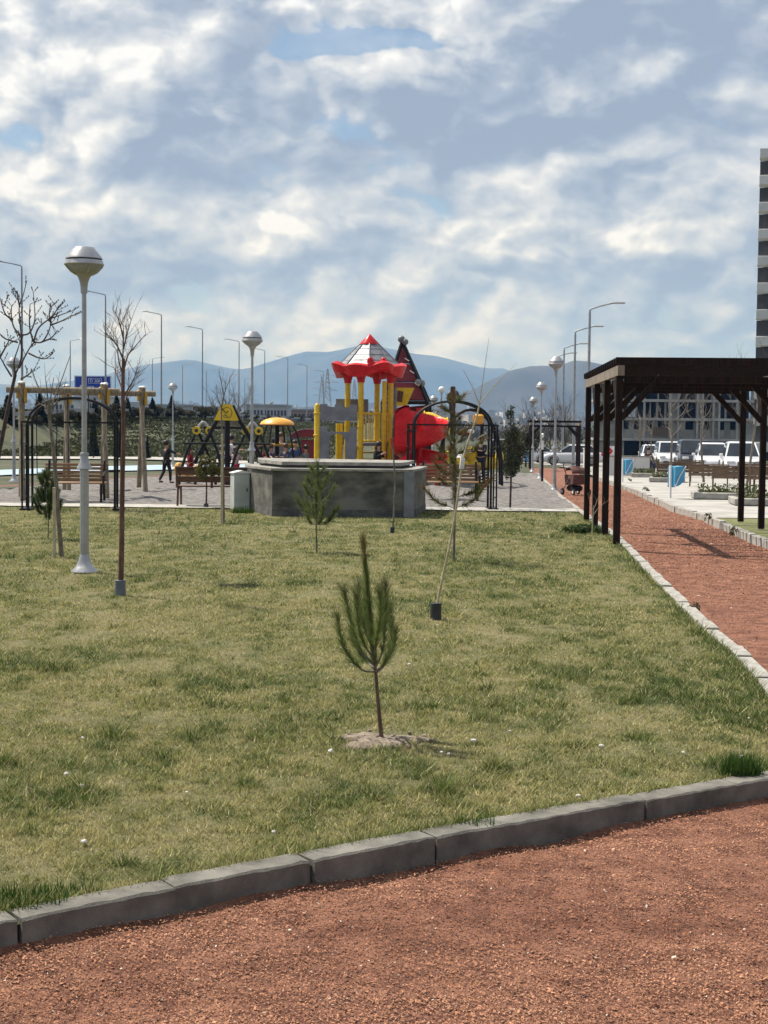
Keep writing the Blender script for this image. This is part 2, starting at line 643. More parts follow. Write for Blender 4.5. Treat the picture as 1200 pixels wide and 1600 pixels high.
M('pot_black', (0.018, 0.020, 0.026), (0.03, 0.033, 0.04), 8, 0.5)
M('pot_grey', (0.10, 0.12, 0.15), (0.14, 0.16, 0.19), 8, 0.5)
M('tape_white', (0.6, 0.6, 0.58), None, 8, 0.6)
M('sign_blue', (0.006, 0.045, 0.34), (0.010, 0.060, 0.40), 2, 0.4)
M('sign_white', (0.75, 0.75, 0.75), None, 2, 0.5)
M('sign_red', (0.55, 0.02, 0.02), None, 2, 0.5)
M('bin_blue', (0.05, 0.27, 0.48), (0.07, 0.34, 0.56), 3, 0.45)
M('car_white', (0.70, 0.71, 0.73), (0.76, 0.77, 0.79), 2, 0.22, coat=0.6)
M('car_black', (0.008, 0.009, 0.012), (0.012, 0.013, 0.016), 2, 0.2, coat=0.6)
M('car_glass', (0.012, 0.016, 0.022), (0.02, 0.026, 0.034), 2, 0.06, spec=0.8)
M('tyre', (0.012, 0.012, 0.012), None, 9, 0.85)
M('wheel_rim', (0.30, 0.31, 0.32), None, 5, 0.35, 0.7)
M('headlamp', (0.55, 0.57, 0.60), None, 5, 0.1, spec=0.8)
M('raw_concrete', (0.185, 0.180, 0.170), (0.29, 0.285, 0.27), 0.35, 0.92, bump=0.2, bsc=3, detail=8)
M('slab_concrete', (0.33, 0.325, 0.31), (0.45, 0.44, 0.42), 0.4, 0.9, bump=0.2, bsc=3)
M('block_wall', (0.24, 0.225, 0.205), (0.33, 0.31, 0.28), 0.5, 0.92, bump=0.2, bsc=3)
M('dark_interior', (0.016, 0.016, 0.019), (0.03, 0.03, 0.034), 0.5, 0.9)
M('film_blue', (0.35, 0.42, 0.50), (0.55, 0.60, 0.66), 0.9, 0.3)
M('tower_white', (0.56, 0.56, 0.55), (0.66, 0.66, 0.65), 0.5, 0.8)
M('tower_pale', (0.40, 0.40, 0.40), (0.47, 0.47, 0.47), 0.5, 0.8)
M('window_glass', (0.02, 0.026, 0.034), (0.045, 0.052, 0.062), 0.5, 0.08, spec=0.8)
M('town_wall', (0.32, 0.30, 0.28), (0.58, 0.56, 0.53), 0.02, 0.9, world=True)
M('town_roof', (0.22, 0.15, 0.12), (0.32, 0.22, 0.18), 0.02, 0.9, world=True)
M('warehouse_wall', (0.38, 0.40, 0.42), (0.48, 0.50, 0.52), 0.2, 0.7)
M('skin', (0.42, 0.25, 0.17), (0.48, 0.29, 0.20), 9, 0.55)
M('hair_dark', (0.012, 0.009, 0.008), (0.024, 0.018, 0.014), 30, 0.55)
M('hair_brown', (0.055, 0.030, 0.018), (0.085, 0.048, 0.03), 30, 0.55)
for nm, c in (('cloth_black', (0.010, 0.010, 0.013)), ('cloth_red', (0.19, 0.012, 0.022)), ('cloth_white', (0.62, 0.62, 0.64)),
              ('cloth_pink', (0.42, 0.30, 0.31)), ('cloth_navy', (0.022, 0.026, 0.055)), ('cloth_blue', (0.05, 0.10, 0.24)),
              ('cloth_purple', (0.055, 0.045, 0.10)), ('cloth_crimson', (0.40, 0.02, 0.05)), ('cloth_grey', (0.15, 0.16, 0.18)),
              ('cloth_brown', (0.105, 0.045, 0.035))):
    M(nm, c, None, 14, 0.85, bump=0.2, bsc=60)

# ------------------------------------------------------------------ plan lines, measured on the ground
def line_of(pts, z=0.0, along='Y'):
    q = sorted([G(x, y, z) for x, y in pts], key=lambda p: p.y if along == 'Y' else p.x)
    return q


LK = line_of([(1200, 1089), (1182, 1059), (1140, 1015), (1101, 985), (1068, 952), (1032, 914), (1005, 888), (972, 851),
              (949, 831), (905, 800), (868, 772)])
LKy = np.array([5.0, 7.45] + [p.y for p in LK] + [60, 95])
LKx = np.array([2.36, 2.36] + [p.x for p in LK] + [LK[-1].x + 0.085 * (60 - LK[-1].y), LK[-1].x + 0.085 * (95 - LK[-1].y)])
RK = line_of([(1197, 847), (1170, 838), (1140, 824), (1095, 805), (1050, 792), (1008, 774)])
RKy = np.array([-10, 5] + [p.y for p in RK] + [60, 95])
RKx = np.array([4.6, 4.9] + [p.x for p in RK] + [RK[-1].x + 0.085 * (60 - RK[-1].y), RK[-1].x + 0.085 * (95 - RK[-1].y)])
FK = line_of([(0, 1446), (267, 1393), (500, 1348), (700, 1309), (862, 1280), (1012, 1252), (1200, 1219)], along='X')
FKx = np.array([-14, FK[0].x] + [p.x for p in FK[1:]] + [2.36])
FKy = np.array([FK[0].y - 0.70 * (FK[0].x + 14)] + [p.y for p in FK] + [FK[-1].y + 0.55 * (2.36 - FK[-1].x)])
lk = lambda y: np.interp(y, LKy, LKx)
rk = lambda y: np.interp(y, RKy, RKx)
fk = lambda x: np.interp(x, FKx, FKy)
LAWN_BACK = 30.8
GRAVEL_BACK = 66.0
gxl = lambda y: -11.5 + (y - 32) * 0.19

# ------------------------------------------------------------------ ground to the horizon
def nonuni(a, b, n, k):
    t = np.linspace(-1, 1, n)
    s = np.sinh(t * k) / math.sinh(k)
    return np.where(s < 0, -s * a, s * b)


gxs = nonuni(-9500, 9500, 121, 7.0)
gys = np.concatenate([np.linspace(-300, -20, 8), np.linspace(-10, 120, 66), np.geomspace(125, 13000, 60)])
GX, GY = np.meshgrid(gxs, gys)
GZ = gz(GX, GY) - 0.05 - 0.11 * (GX > -15) * (GX < 20) * (GY < 102) * (GX > -15 + 0.2 * GY) + np.where(GY > 110, (fbm(GX / 40, GY / 40, 3, 5) - 0.5) * np.clip((GY - 110) / 200, 0, 1) * 1.2, 0)
me = bpy.data.meshes.new('ground')
nx = len(gxs)
me.from_pydata(np.stack([GX, GY, GZ], -1).reshape(-1, 3).tolist(), [],
               [(j * nx + i, j * nx + i + 1, (j + 1) * nx + i + 1, (j + 1) * nx + i) for j in range(len(gys) - 1) for i in range(nx - 1)])
me.polygons.foreach_set('use_smooth', [True] * len(me.polygons))
structure('ground', link('ground', me, 'ground_earth'))


# ------------------------------------------------------------------ far mountains (real ranges, kilometres away)
def ridge(name, D, pts, depth, seed, rough):
    pts = sorted(pts)
    px = np.array([p[0] for p in pts], float)
    py = np.array([p[1] for p in pts], float)
    hx = (px - 600) / FPX * D
    hz = CAMZ + (HZ(px) - py) / FPX * D
    xs = np.linspace(hx[0], hx[-1], 220)
    ys = np.linspace(-1, 1.2, 44)
    X, T = np.meshgrid(xs, ys)
    H = np.interp(X, hx, hz)
    k = max(3, int(220 / len(hx) / 3))
    prof = np.exp(-(T / 0.52) ** 2)
    gul = fbm(X / (depth * 0.35), T * 3.0 + X / depth, 5, seed) - 0.5
    Z = H * prof * (1 + rough * gul * (1 - np.exp(-(T / 0.25) ** 2)) * 2.2) + (fbm(X / (depth * .12), T * 5, 3, seed + 9) - .5) * H * 0.05 - 25
    Z = Z + 25 * prof
    Y = D + T * depth
    me = bpy.data.meshes.new(name)
    n = 220
    me.from_pydata(np.stack([X, Y, Z], -1).reshape(-1, 3).tolist(), [],
                   [(j * n + i, j * n + i + 1, (j + 1) * n + i + 1, (j + 1) * n + i) for j in range(43) for i in range(n - 1)])
    me.polygons.foreach_set('use_smooth', [True] * len(me.polygons))
    structure(name, link(name, me, 'mountain_rock'))


ridge('mountain_range', 10500, [(-1500, 640), (-700, 625), (-250, 600), (-120, 605), (0, 601), (60, 604), (110, 597), (160, 592), (200, 578), (240, 570), (280, 564),
                               (300, 563), (330, 570), (370, 577), (385, 578), (410, 569), (445, 559), (480, 550), (505, 552), (540, 546),
                               (570, 538), (600, 542), (640, 553), (680, 557), (720, 568), (755, 578), (780, 576), (830, 590), (900, 585),
                               (1000, 598), (1200, 600), (1500, 590), (2200, 630)], 2300, 3, 0.5)
ridge('mountain', 4600, [(640, 668), (690, 640), (730, 612), (760, 596), (800, 577), (825, 571), (850, 572), (868, 573), (893, 564), (912, 565),
                         (940, 571), (975, 584), (1010, 596), (1080, 612), (1180, 622), (1300, 640), (1500, 660)], 900, 11, 0.5)

# ------------------------------------------------------------------ lawn
LX0 = -14.0


def green_of(x, y):
    """how green the turf is (0 dry straw, 1 lush)"""
    n = fbm(x / 0.9, y / 1.6, 4, 2)
    n2 = fbm(x / 0.16, y / 0.28, 3, 21)
    g = 0.38 + (n - 0.5) * 0.70 + (n2 - 0.5) * 1.25
    for (px, py, rx, ry, k) in PATCH:
        g = g + 0.8 * k * np.exp(-((x - px) / rx) ** 2 - ((y - py) / ry) ** 2) * np.clip(0.2 + 1.7 * n2, 0, 2)
    kerbd = np.minimum(np.abs(lk(y) - x), np.abs(y - fk(x)) * 0.8)
    g = g + 0.55 * np.exp(-(kerbd / 0.16) ** 2)
    return np.clip(g, 0, 1)


PATCH = []
for (a, b, rx, ry, k) in [(80, 1240, .30, .25, .8), (320, 1070, .35, .35, .6), (1080, 1065, .75, .7, .75), (1160, 1120, .4, .4, .5),
                          (900, 1050, .25, .3, .6), (20, 1040, .5, .5, .6), (640, 1160, .7, .35, -.25), (300, 980, 1.4, 1.4, -.28),
                          (120, 1090, .9, .7, -.2), (760, 900, 1.2, 1.6, .22), (430, 910, .5, .3, .4), (560, 820, 4, 1.6, .22),
                          (1160, 1195, .25, .2, .7), (620, 1200, .8, .5, .15), (850, 830, 2.0, 2.0, .25), (350, 1160, .6, .5, .2),
                          (230, 1300, .4, .2, -.1), (750, 1180, .6, .3, .15)]:
    p = G(a, b)
    PATCH.append((p.x, p.y, rx, ry, k))
DRY = np.array((0.415, 0.372, 0.185))
MIDG = np.array((0.245, 0.254, 0.092))
LUSH = np.array((0.082, 0.124, 0.030))


def turf_col(g):
    g = np.asarray(g)[..., None]
    a = DRY * (1 - np.clip(g * 2, 0, 1)) + MIDG * np.clip(g * 2, 0, 1)
    return a * (1 - np.clip(g * 2 - 1, 0, 1)) + LUSH * np.clip(g * 2 - 1, 0, 1)


def lawn():
    nx, ny = 330, 330
    s, t = np.meshgrid(np.linspace(0, 1, nx) ** 0.72, np.linspace(0, 1, ny) ** 1.6)
    xf = LX0 + (2.36 - LX0) * s
    yf = fk(xf) + 0.05
    Y = yf + (LAWN_BACK - yf) * t
    X = LX0 + (lk(Y) + 0.05 - LX0) * s
    Z = -0.012 + (fbm(X / 0.5, Y / 0.5, 3, 4) - 0.5) * 0.018
    me = bpy.data.meshes.new('lawn')
    me.from_pydata(np.stack([X, Y, Z], -1).reshape(-1, 3).tolist(), [],
                   [(j * nx + i, j * nx + i + 1, (j + 1) * nx + i + 1, (j + 1) * nx + i) for j in range(ny - 1) for i in range(nx - 1)])
    me.polygons.foreach_set('use_smooth', [True] * len(me.polygons))
    c = np.ones((nx * ny, 4), np.float32)
    c[:, :3] = (turf_col(green_of(X, Y)) * 0.55).reshape(-1, 3)
    a = me.color_attributes.new('tint', 'FLOAT_COLOR', 'POINT')
    a.data.foreach_set('color', c.ravel())
    me.update()
    o = structure('lawn', link('lawn', me, 'lawn_soil'))
    o['label'] = 'patchy dry green lawn behind the grey kerb'


lawn()
rng = np.random.default_rng(5)


def blades(x, y, z, h, w, lean, col_, name, mat='grass_blade', parent=None):
    n = len(x)
    a = rng.uniform(0, 2 * PI, n)
    b = rng.uniform(0, 2 * PI, n)
    dx, dy = np.cos(a) * w / 2, np.sin(a) * w / 2
    lx, ly = np.cos(b) * lean * h, np.sin(b) * lean * h
    v = np.empty((n, 3, 3), np.float32)
    v[:, 0] = np.stack([x - dx, y - dy, z], -1)
    v[:, 1] = np.stack([x + dx, y + dy, z], -1)
    v[:, 2] = np.stack([x + lx, y + ly, z + h], -1)
    c = np.repeat(col_[:, None, :], 3, axis=1).reshape(-1, 3)
    return raw(name, v.reshape(-1, 3), 3, mat, parent, c)


def grass():
    N = 900000
    Y = np.exp(rng.uniform(math.log(4.6), math.log(LAWN_BACK), N))
    X = rng.uniform(-0.36, 0.36, N) * Y
    ok = (X < lk(Y) - 0.01) & (Y > fk(X) + 0.14) & (Y < LAWN_BACK)
    X, Y = X[ok], Y[ok]
    g = green_of(X, Y)
    # scattered greener clumps
    cx, cy = np.floor(X / 0.42), np.floor(Y / 0.55)
    jx, jy = (cx + 0.3 + 0.4 * hash2(cx, cy, 3)) * 0.42, (cy + 0.3 + 0.4 * hash2(cx, cy, 4)) * 0.55
    cr = 0.025 + 0.075 * hash2(cx, cy, 5) ** 2
    clump = np.exp(-((X - jx) ** 2 + (Y - jy) ** 2) / cr ** 2) * (hash2(cx, cy, 6) > 0.35)
    g = np.clip(g + 0.55 * clump, 0, 1)
    # bare soil round the young pine
    p = G(600, 1150)
    bare = np.exp(-((X - p.x) / 0.26) ** 2 - ((Y - p.y) / 0.30) ** 2)
    keep = rng.uniform(0, 1, len(X)) > bare * 1.3
    X, Y, g, clump = X[keep], Y[keep], g[keep], clump[keep]
    n = len(X)
    kd = np.minimum(np.abs(lk(Y) - X), (Y - fk(X) - 0.12) * 0.8)
    tf = np.clip((fbm(X / 0.07, Y / 0.07, 2, 51) - 0.40) * 3.0, 0, 1)
    h = rng.uniform(0.008, 0.024, n) * (0.8 + 1.0 * tf) * (0.8 + 0.9 * g ** 2) * (1 + 1.3 * clump) + 0.045 * np.exp(-(kd / 0.09) ** 2) * rng.uniform(0, 1, n) ** 2
    w = 0.0032 + 0.00046 * Y
    c = turf_col(np.clip(g + (fbm(X / 0.045, Y / 0.06, 2, 71) - 0.5) * 1.1 + rng.normal(0, 0.2, n), 0, 1)) * rng.uniform(0.45, 1.6, n)[:, None]
    straw = rng.uniform(0, 1, n) < 0.17
    c[straw] = np.array((0.52, 0.46, 0.27)) * rng.uniform(0.6, 1.2, straw.sum())[:, None]
    o = blades(X, Y, np.full(n, -0.014), h, w, rng.uniform(0.15, 1.5, n), c, 'grass')
    tag(o, 'short mown turf grass, dry and green in patches', 'grass', kind='stuff')


grass()


def kerb_fringe():
    # longer uncut grass that leans over the back edge of the front kerb
    n = 5200
    x = rng.uniform(-3.0, 2.2, n)
    dens_ = fbm(x / 0.22, x * 0 + 3.0, 3, 61)
    ok = rng.uniform(0, 1, n) < np.clip((dens_ - 0.40) * 3.5, 0.05, 1)
    x = x[ok]
    n = len(x)
    y = fk(x) + 0.128 + np.abs(rng.normal(0, 0.022, n))
    h = rng.uniform(0.015, 0.055, n) * (0.5 + dens_[ok])
    c = turf_col(np.clip(rng.normal(0.78, 0.2, n), 0, 1)) * rng.uniform(0.6, 1.4, n)[:, None]
    o = blades(x, y, np.full(n, -0.012), h, np.full(n, 0.0045), rng.uniform(0.1, 0.9, n), c, 'kerb_grass')
    tag(o, 'uncut grass fringe along the back of the front kerb', 'grass', kind='stuff')


kerb_fringe()


def tuft(px, py, r, n, h, label, colr=(0.045, 0.095, 0.018)):
    p = G(px, py)
    a, q = rng.uniform(0, 2 * PI, n), np.sqrt(rng.uniform(0, 1, n)) * r
    x, y = p.x + np.cos(a) * q, p.y + np.sin(a) * q * 0.7
    c = np.array(colr) * rng.uniform(0.6, 1.5, n)[:, None]
    v = np.empty(0)
    o = blades(x - p.x, y - p.y, np.full(n, 0.0), rng.uniform(0.5, 1, n) * h, np.full(n, 0.006 + 0.0003 * p.y), rng.uniform(0, 0.55, n), c, 'grass_tuft')
    o.location = (p.x, p.y, gzf(p.x, p.y) - 0.012)
    tag(o, label, 'grass tuft')


tuft(1158, 1212, 0.10, 420, 0.15, 'tall lush grass tuft behind the last stones of the front kerb')
tuft(379, 801, 0.22, 260, 0.16, 'weedy grass tuft at the foot of the pale utility cabinet')
tuft(745, 1290, 0.10, 130, 0.07, 'short grass tuft poking up behind the middle of the front kerb')
tuft(30, 1410, 0.17, 320, 0.075, 'broad grass tuft spilling over the low end of the front kerb')
tuft(110, 1392, 0.12, 170, 0.05, 'narrow grass tuft beside the broad one behind the front kerb')

# ------------------------------------------------------------------ red paths
zr = lambda X, Y: (fbm(X / 0.8, Y / 0.5, 3, 8) - 0.5) * 0.045 + 0.030 * np.exp(-np.clip(fk(X) - Y, 0, 9) / 0.07) * fbm(X / 0.25, Y / 0.25, 2, 77) * (Y < fk(X) + 0.1) * np.clip((2.30 - X) / 0.2, 0, 1)
o, _, _ = grid_sheet('red_path', lambda s, t: -14 + (2.36 + 14) * s, lambda s, t: -8 + (fk(-14 + 16.36 * s) + 0.06 + 8) * t, 200, 260, -0.104, 'red_grit', zr)
o['label'] = 'red crushed brick path in front of the grey kerb'
o, _, _ = grid_sheet('red_path', lambda s, t: lk(-8 + 103 * t ** 1.5) + (rk(-8 + 103 * t ** 1.5) - lk(-8 + 103 * t ** 1.5)) * s, lambda s, t: -8 + 103 * t ** 1.5,
                     40, 260, -0.104, 'red_grit', zr)
o['label'] = 'red crushed brick path running under the pergola'


def chips():
    N = 380000
    Y = np.exp(rng.uniform(math.log(3.2), math.log(9.0), N))
    X = rng.uniform(-0.40, 0.62, N) * Y
    ok = ((X > lk(Y) + 0.13) | (Y < fk(X) - 0.005)) & (X < rk(Y) - 0.02)
    X, Y = X[ok], Y[ok]
    N2 = 80000
    Y2 = np.exp(rng.uniform(math.log(9.0), math.log(48.0), N2))
    X2 = lk(Y2) + 0.14 + rng.uniform(0, 1, N2) * (rk(Y2) - lk(Y2) - 0.2)
    X, Y = np.concatenate([X, X2]), np.concatenate([Y, Y2])
    n = len(X)
    L = rng.uniform(0.003, 0.009, n) * (1 + (rng.uniform(0, 1, n) < 0.05) * 0.8) * np.clip(Y / 9, 1, 2.6)
    wd = L * rng.uniform(0.3, 0.7, n)
    a = rng.uniform(0, 2 * PI, n)
    tx, tz = rng.uniform(-0.7, 0.7, n), rng.uniform(-0.7, 0.7, n)
    z0 = -0.101 + 0.0 + zr(X, Y) + rng.uniform(0, 0.010, n) * (fbm(X / 0.12, Y / 0.12, 2, 3) > 0.45)
    u = np.stack([np.cos(a), np.sin(a), tx * 0.7], -1) * L[:, None]
    w = np.stack([-np.sin(a), np.cos(a), tz * 0.7], -1) * wd[:, None]
    c0 = np.stack([X, Y, z0 + 0.003], -1)
    v = np.stack([c0 - u / 2 - w / 2, c0 + u / 2 - w / 2, c0 + u / 2 + w / 2, c0 - u / 2 + w / 2], 1)
    tone = np.clip((fbm(X / 0.55, Y / 0.35, 4, 31) - 0.5) * 1.9 + 0.5, 0, 1)
    c = (np.array((0.190, 0.073, 0.036)) * (1 - tone[:, None]) + np.array((0.425, 0.212, 0.120)) * tone[:, None]) * rng.uniform(0.35, 1.55, n)[:, None]
    pale = rng.uniform(0, 1, n) < 0.009
    c[pale] = np.array((0.60, 0.50, 0.42)) * rng.uniform(0.7, 1.2, pale.sum())[:, None]
    o = raw('brick_grit', v.reshape(-1, 3), 4, 'red_chip', None, np.repeat(c, 4, axis=0))
    tag(o, 'loose crushed red brick chips strewn over the paths', 'grit', kind='stuff')


chips()


# ------------------------------------------------------------------ kerbs, stone by stone
def kerb(name, pts, step, width, h, top, mat, label, side, jit=0.006, joints=None):
    root = bpy.data.objects.new(name, None)
    col.objects.link(root)
    root['kind'] = 'structure'
    root['label'] = label
    meshes = []
    for k in range(5):
        m = MB()
        ns, L_ = 14, step - 0.003 - 0.002 * k
        vs_, fs_ = [], []
        for i_ in range(ns + 1):
            x_ = -L_ / 2 + L_ * i_ / ns
            e_ = 0.004 if i_ in (0, ns) else 0.0
            chip = 0.007 * (random.random() < 0.10)
            for (y_, z_, top_) in ((-width / 2, -h, 0), (width / 2, -h, 0), (width / 2, -0.006, 1), (width / 2 - 0.006, 0, 1), (-width / 2 + 0.008, 0, 1), (-width / 2, -0.008, 1)):
                j_ = random.gauss(0, 0.0011) * top_
                vs_.append((x_, y_ * (1 - e_ * 4) + j_ + (chip if (top_ and y_ < 0) else 0), z_ + j_ - e_ * top_ - (chip * 0.8 if (top_ and y_ < 0) else 0)))
        for i_ in range(ns):
            for q_ in range(6):
                r_ = (q_ + 1) % 6
                fs_.append((i_ * 6 + q_, i_ * 6 + 6 + q_, i_ * 6 + 6 + r_, i_ * 6 + r_))
        fs_ += [tuple(range(6)), tuple(reversed(range(ns * 6, ns * 6 + 6)))]
        m.add(vs_, fs_)
        meshes.append(m.mesh('kerb_stone', smooth=False))
        meshes[-1].materials.append(MATS[mat])
    seg = [Vector((p[0], p[1], 0)) for p in pts]
    d = [0]
    for a, b in zip(seg, seg[1:]):
        d.append(d[-1] + (b - a).length)

    def P(q):
        for i in range(len(d) - 1):
            if q <= d[i + 1] or i == len(d) - 2:
                f = (q - d[i]) / (d[i + 1] - d[i])
                return seg[i].lerp(seg[i + 1], f)
    q = 0.0
    i = 0
    while q + step <= d[-1]:
        a, b = P(q), P(q + step)
        t = (b - a).normalized()
        nrm = Vector((-t.y, t.x, 0)) * side
        c = (a + b) / 2 + nrm * (width / 2)
        o = bpy.data.objects.new('kerb_stone', random.choice(meshes))
        col.objects.link(o)
        o.parent = root
        o.location = (c.x + random.uniform(-jit, jit), c.y + random.uniform(-jit, jit), gzf(c.x, c.y) + top + random.uniform(-jit, jit) * 1.1)
        o.rotation_euler = (random.uniform(-.012, .012), random.uniform(-.008, .008), math.atan2(t.y, t.x) + random.uniform(-.008, .008))
        q += step
        i += 1
    return root


fx = np.linspace(-3.2, 2.36, 60)
kerb('kerb', [(x, float(fk(x))) for x in fx], 0.60, 0.125, 0.26, 0.012, 'kerb_concrete', 'weathered grey concrete kerb between lawn and front path', 1)
ly = np.concatenate([np.linspace(7.62, 40, 70), [55, 70]])
kerb('kerb', [(float(lk(y)), y) for y in ly], 0.50, 0.12, 0.25, 0.014, 'kerb_pale', 'pale concrete kerb along the lawn side of the pergola path', -1, 0.010)
ry = np.linspace(19.5, 60, 70)
kerb('kerb', [(float(rk(y)), y) for y in ry], 0.50, 0.12, 0.25, 0.03, 'kerb_pale', 'pale concrete kerb along the plaza side of the pergola path', -1, 0.012)

# ------------------------------------------------------------------ playground floor, plaza, tracks, roads
o, _, _ = grid_sheet('paved_strip', lambda s, t: -22 + (lk(30.8 + 1.2 * t) - 0.02 + 22) * s, lambda s, t: 30.8 + 1.2 * t + 0 * s, 40, 4, 0.012, 'strip_paving')
o, _, _ = grid_sheet('pebble_ground', lambda s, t: gxl(32 + 34 * t) + (lk(32 + 34 * t) - gxl(32 + 34 * t)) * s, lambda s, t: 32 + 34 * t + 0 * s, 120, 120, 0.0, 'pebble_bed',
                     lambda X, Y: (fbm(X / 0.9, Y / 0.9, 5, 6) - 0.42) * 0.26 * np.clip((Y - 32) / 1.0, 0, 1))
grid_sheet('path_edging', lambda s, t: gxl(28 + 40 * t) - 0.55 + 0.5 * s, lambda s, t: 28 + 40 * t + 0 * s, 3, 40, 0.05, 'border_edge')
grid_sheet('blue_path', lambda s, t: -13.9 + 0.34 * (32 + 78 * t - 53) - 1.7 + 3.4 * s, lambda s, t: 32 + 78 * t + 0 * s, 6, 60, 0.0, 'blue_track')
grid_sheet('footpath', lambda s, t: -60 + 58 * s, lambda s, t: 74 + 6 * t + 0.28 * (-60 + 58 * s + 19), 50, 4, 0.02, 'strip_paving')
grid_sheet('plaza', lambda s, t: rk(29.6 + 33 * t) + 0.12 + (23 - rk(29.6 + 33 * t)) * s, lambda s, t: 29.6 + 33 * t + 0 * s, 40, 40, -0.02, 'plaza_paving')
grid_sheet('car_park', lambda s, t: rk(62.7 + 70 * t) + 0.25 + 72 * s, lambda s, t: 62.7 + 70 * t + 0 * s, 30, 40, -0.05, 'parking_ground')
grid_sheet('plaza_lawn', lambda s, t: rk(8 + 21.4 * t) + 0.1 + 12 * s, lambda s, t: 8 + 21.4 * t + 0 * s, 20, 30, -0.02, 'plaza_turf' if 'plaza_turf' in MATS else M('plaza_turf', MIDG * .45, MIDG * .75, 9, 0.9, world=True, bump=.8, bsc=40))
grid_sheet('highway', lambda s, t: -58 + 26 * s + 0.07 * (97 + 1100 * t ** 2), lambda s, t: 97 + 1100 * t ** 2 + 0 * s, 4, 80, 0.05, 'asphalt')

# ------------------------------------------------------------------ park lamps
def make_park_lamp():
    r = thing('park_lamp', 'x', 'lamp post')
    H = 3.76
    MB().lathe([(0.16, 0), (0.155, 0.012), (0.10, 0.06), (0.068, 0.13), (0.055, 0.19), (0.052, 0.2)], 20).build('base_flare', 'grey_steel', r)
    MB().lathe([(0.052, 0.17), (0.052, 1.24)], 8).build('lower_pole', 'grey_steel', r)
    MB().lathe([(0.054, 1.19), (0.088, 1.2), (0.083, 1.225), (0.052, 1.28), (0.046, 1.36), (0.052, 1.365), (0.05, 1.385), (0.03, 1.39)], 20).build('collar', 'grey_steel', r)
    MB().lathe([(0.031, 1.36), (0.027, H - 0.5)], 12).build('upper_pole', 'grey_steel', r)
    MB().lathe([(0.040, H - 0.53), (0.042, H - 0.46), (0.050, H - 0.40), (0.070, H - 0.345), (0.10, H - 0.315)], 20).build('neck', 'grey_steel', r)
    MB().lathe([(0.095, H - 0.318), (0.15, H - 0.285), (0.200, H - 0.235), (0.222, H - 0.208), (0.2, H - 0.2)], 24).build('lamp_glass', 'lamp_glass', r)
    for k in range(4):
        a = k * PI / 2 + 0.5
        c, s = math.cos(a), math.sin(a)
        MB().tube([(0.098 * c, 0.098 * s, H - 0.318), (0.155 * c, 0.155 * s, H - 0.286), (0.204 * c, 0.204 * s, H - 0.236), (0.225 * c, 0.225 * s, H - 0.208)], 0.010, 6).build('glass_rib', 'grey_steel', r)
    hood = MB().lathe([(0.224, H - 0.210), (0.231, H - 0.202), (0.212, H - 0.155), (0.2, H - 0.15)], 28).build('hood', 'grey_steel', r)
    MB().lathe([(0.200, H - 0.152), (0.200, H - 0.140)], 28).build('groove', 'dark_groove', hood)
    MB().lathe([(0.200, H - 0.141), (0.214, H - 0.136), (0.208, H - 0.12), (0.128, H - 0.022), (0.115, H - 0.006), (0.06, H)], 28).build('cap', 'grey_steel', hood)
    return r


G_LAMP = 'park lamps with flying saucer heads'
lamp0 = make_park_lamp()
lamp0.location = G(132, 893)
tag(lamp0, 'tall grey park lamp standing on the lawn beside the bare sapling in a dark sleeve', 'lamp post', G_LAMP)
for (x, y, lab) in [(393, 791, 'grey park lamp rising right behind the small pale utility cabinet'),
                    (866, 767, 'grey park lamp at the gravel edge next to the parked stroller'),
                    (844, 748, 'grey park lamp behind the black and white marker post on the gravel'),
                    (832, 737, 'grey park lamp at the end of the gravel by the small far pergola'),
                    (270, 729, 'grey park lamp beside the blue path behind the child in black'),
                    (22, 752, 'grey park lamp behind the log swing by the leaning budding tree')]:
    copy_tree(lamp0, G(x, y), random.uniform(0, 1), lab, G_LAMP)
p = at(677, 74)
copy_tree(lamp0, p, 0.3, 'grey park lamp whose head shows beside the red and black pyramid tower', G_LAMP)

# white globe lamp
r = thing('globe_lamp', 'white globe lamp on a thin post behind the red slide', 'lamp post', at(689, 70))
zt = W(689, 609, 70).z - r.location.z
MB().lathe([(0.08, 0), (0.06, 0.1), (0.045, 0.2), (0.04, zt - 0.1)], 12).build('pole', 'galvanised', r)
MB().ball((0, 0, zt), 0.16, 16, 10).build('globe', 'white_plastic', r)


# ------------------------------------------------------------------ tall street lamps
def make_street_lamp(H, arm, tilt):
    r = thing('street_lamp', 'x', 'street lamp')
    MB().box((0, 0, 0.02), (0.4, 0.4, 0.04)).build('base_plate', 'galvanised', r)
    MB().lathe([(0.12, 0), (0.10, 0.5), (0.095, 1.0), (0.06, H - 0.25)], 10).build('pole', 'galvanised', r)
    MB().tube([(0, 0, H - 0.3), (0, 0, H - 0.1), (0.06, 0, H - 0.02), (arm * 0.5, 0, H + tilt * 0.5), (arm, 0, H + tilt)], [0.055, 0.05, 0.045, 0.04, 0.04], 8).build('arm', 'galvanised', r)
    MB().box((arm + 0.28, 0, H + tilt + 0.015), (0.75, 0.26, 0.08), bev=0.03).build('lamp_head', 'galvanised', r)
    return r


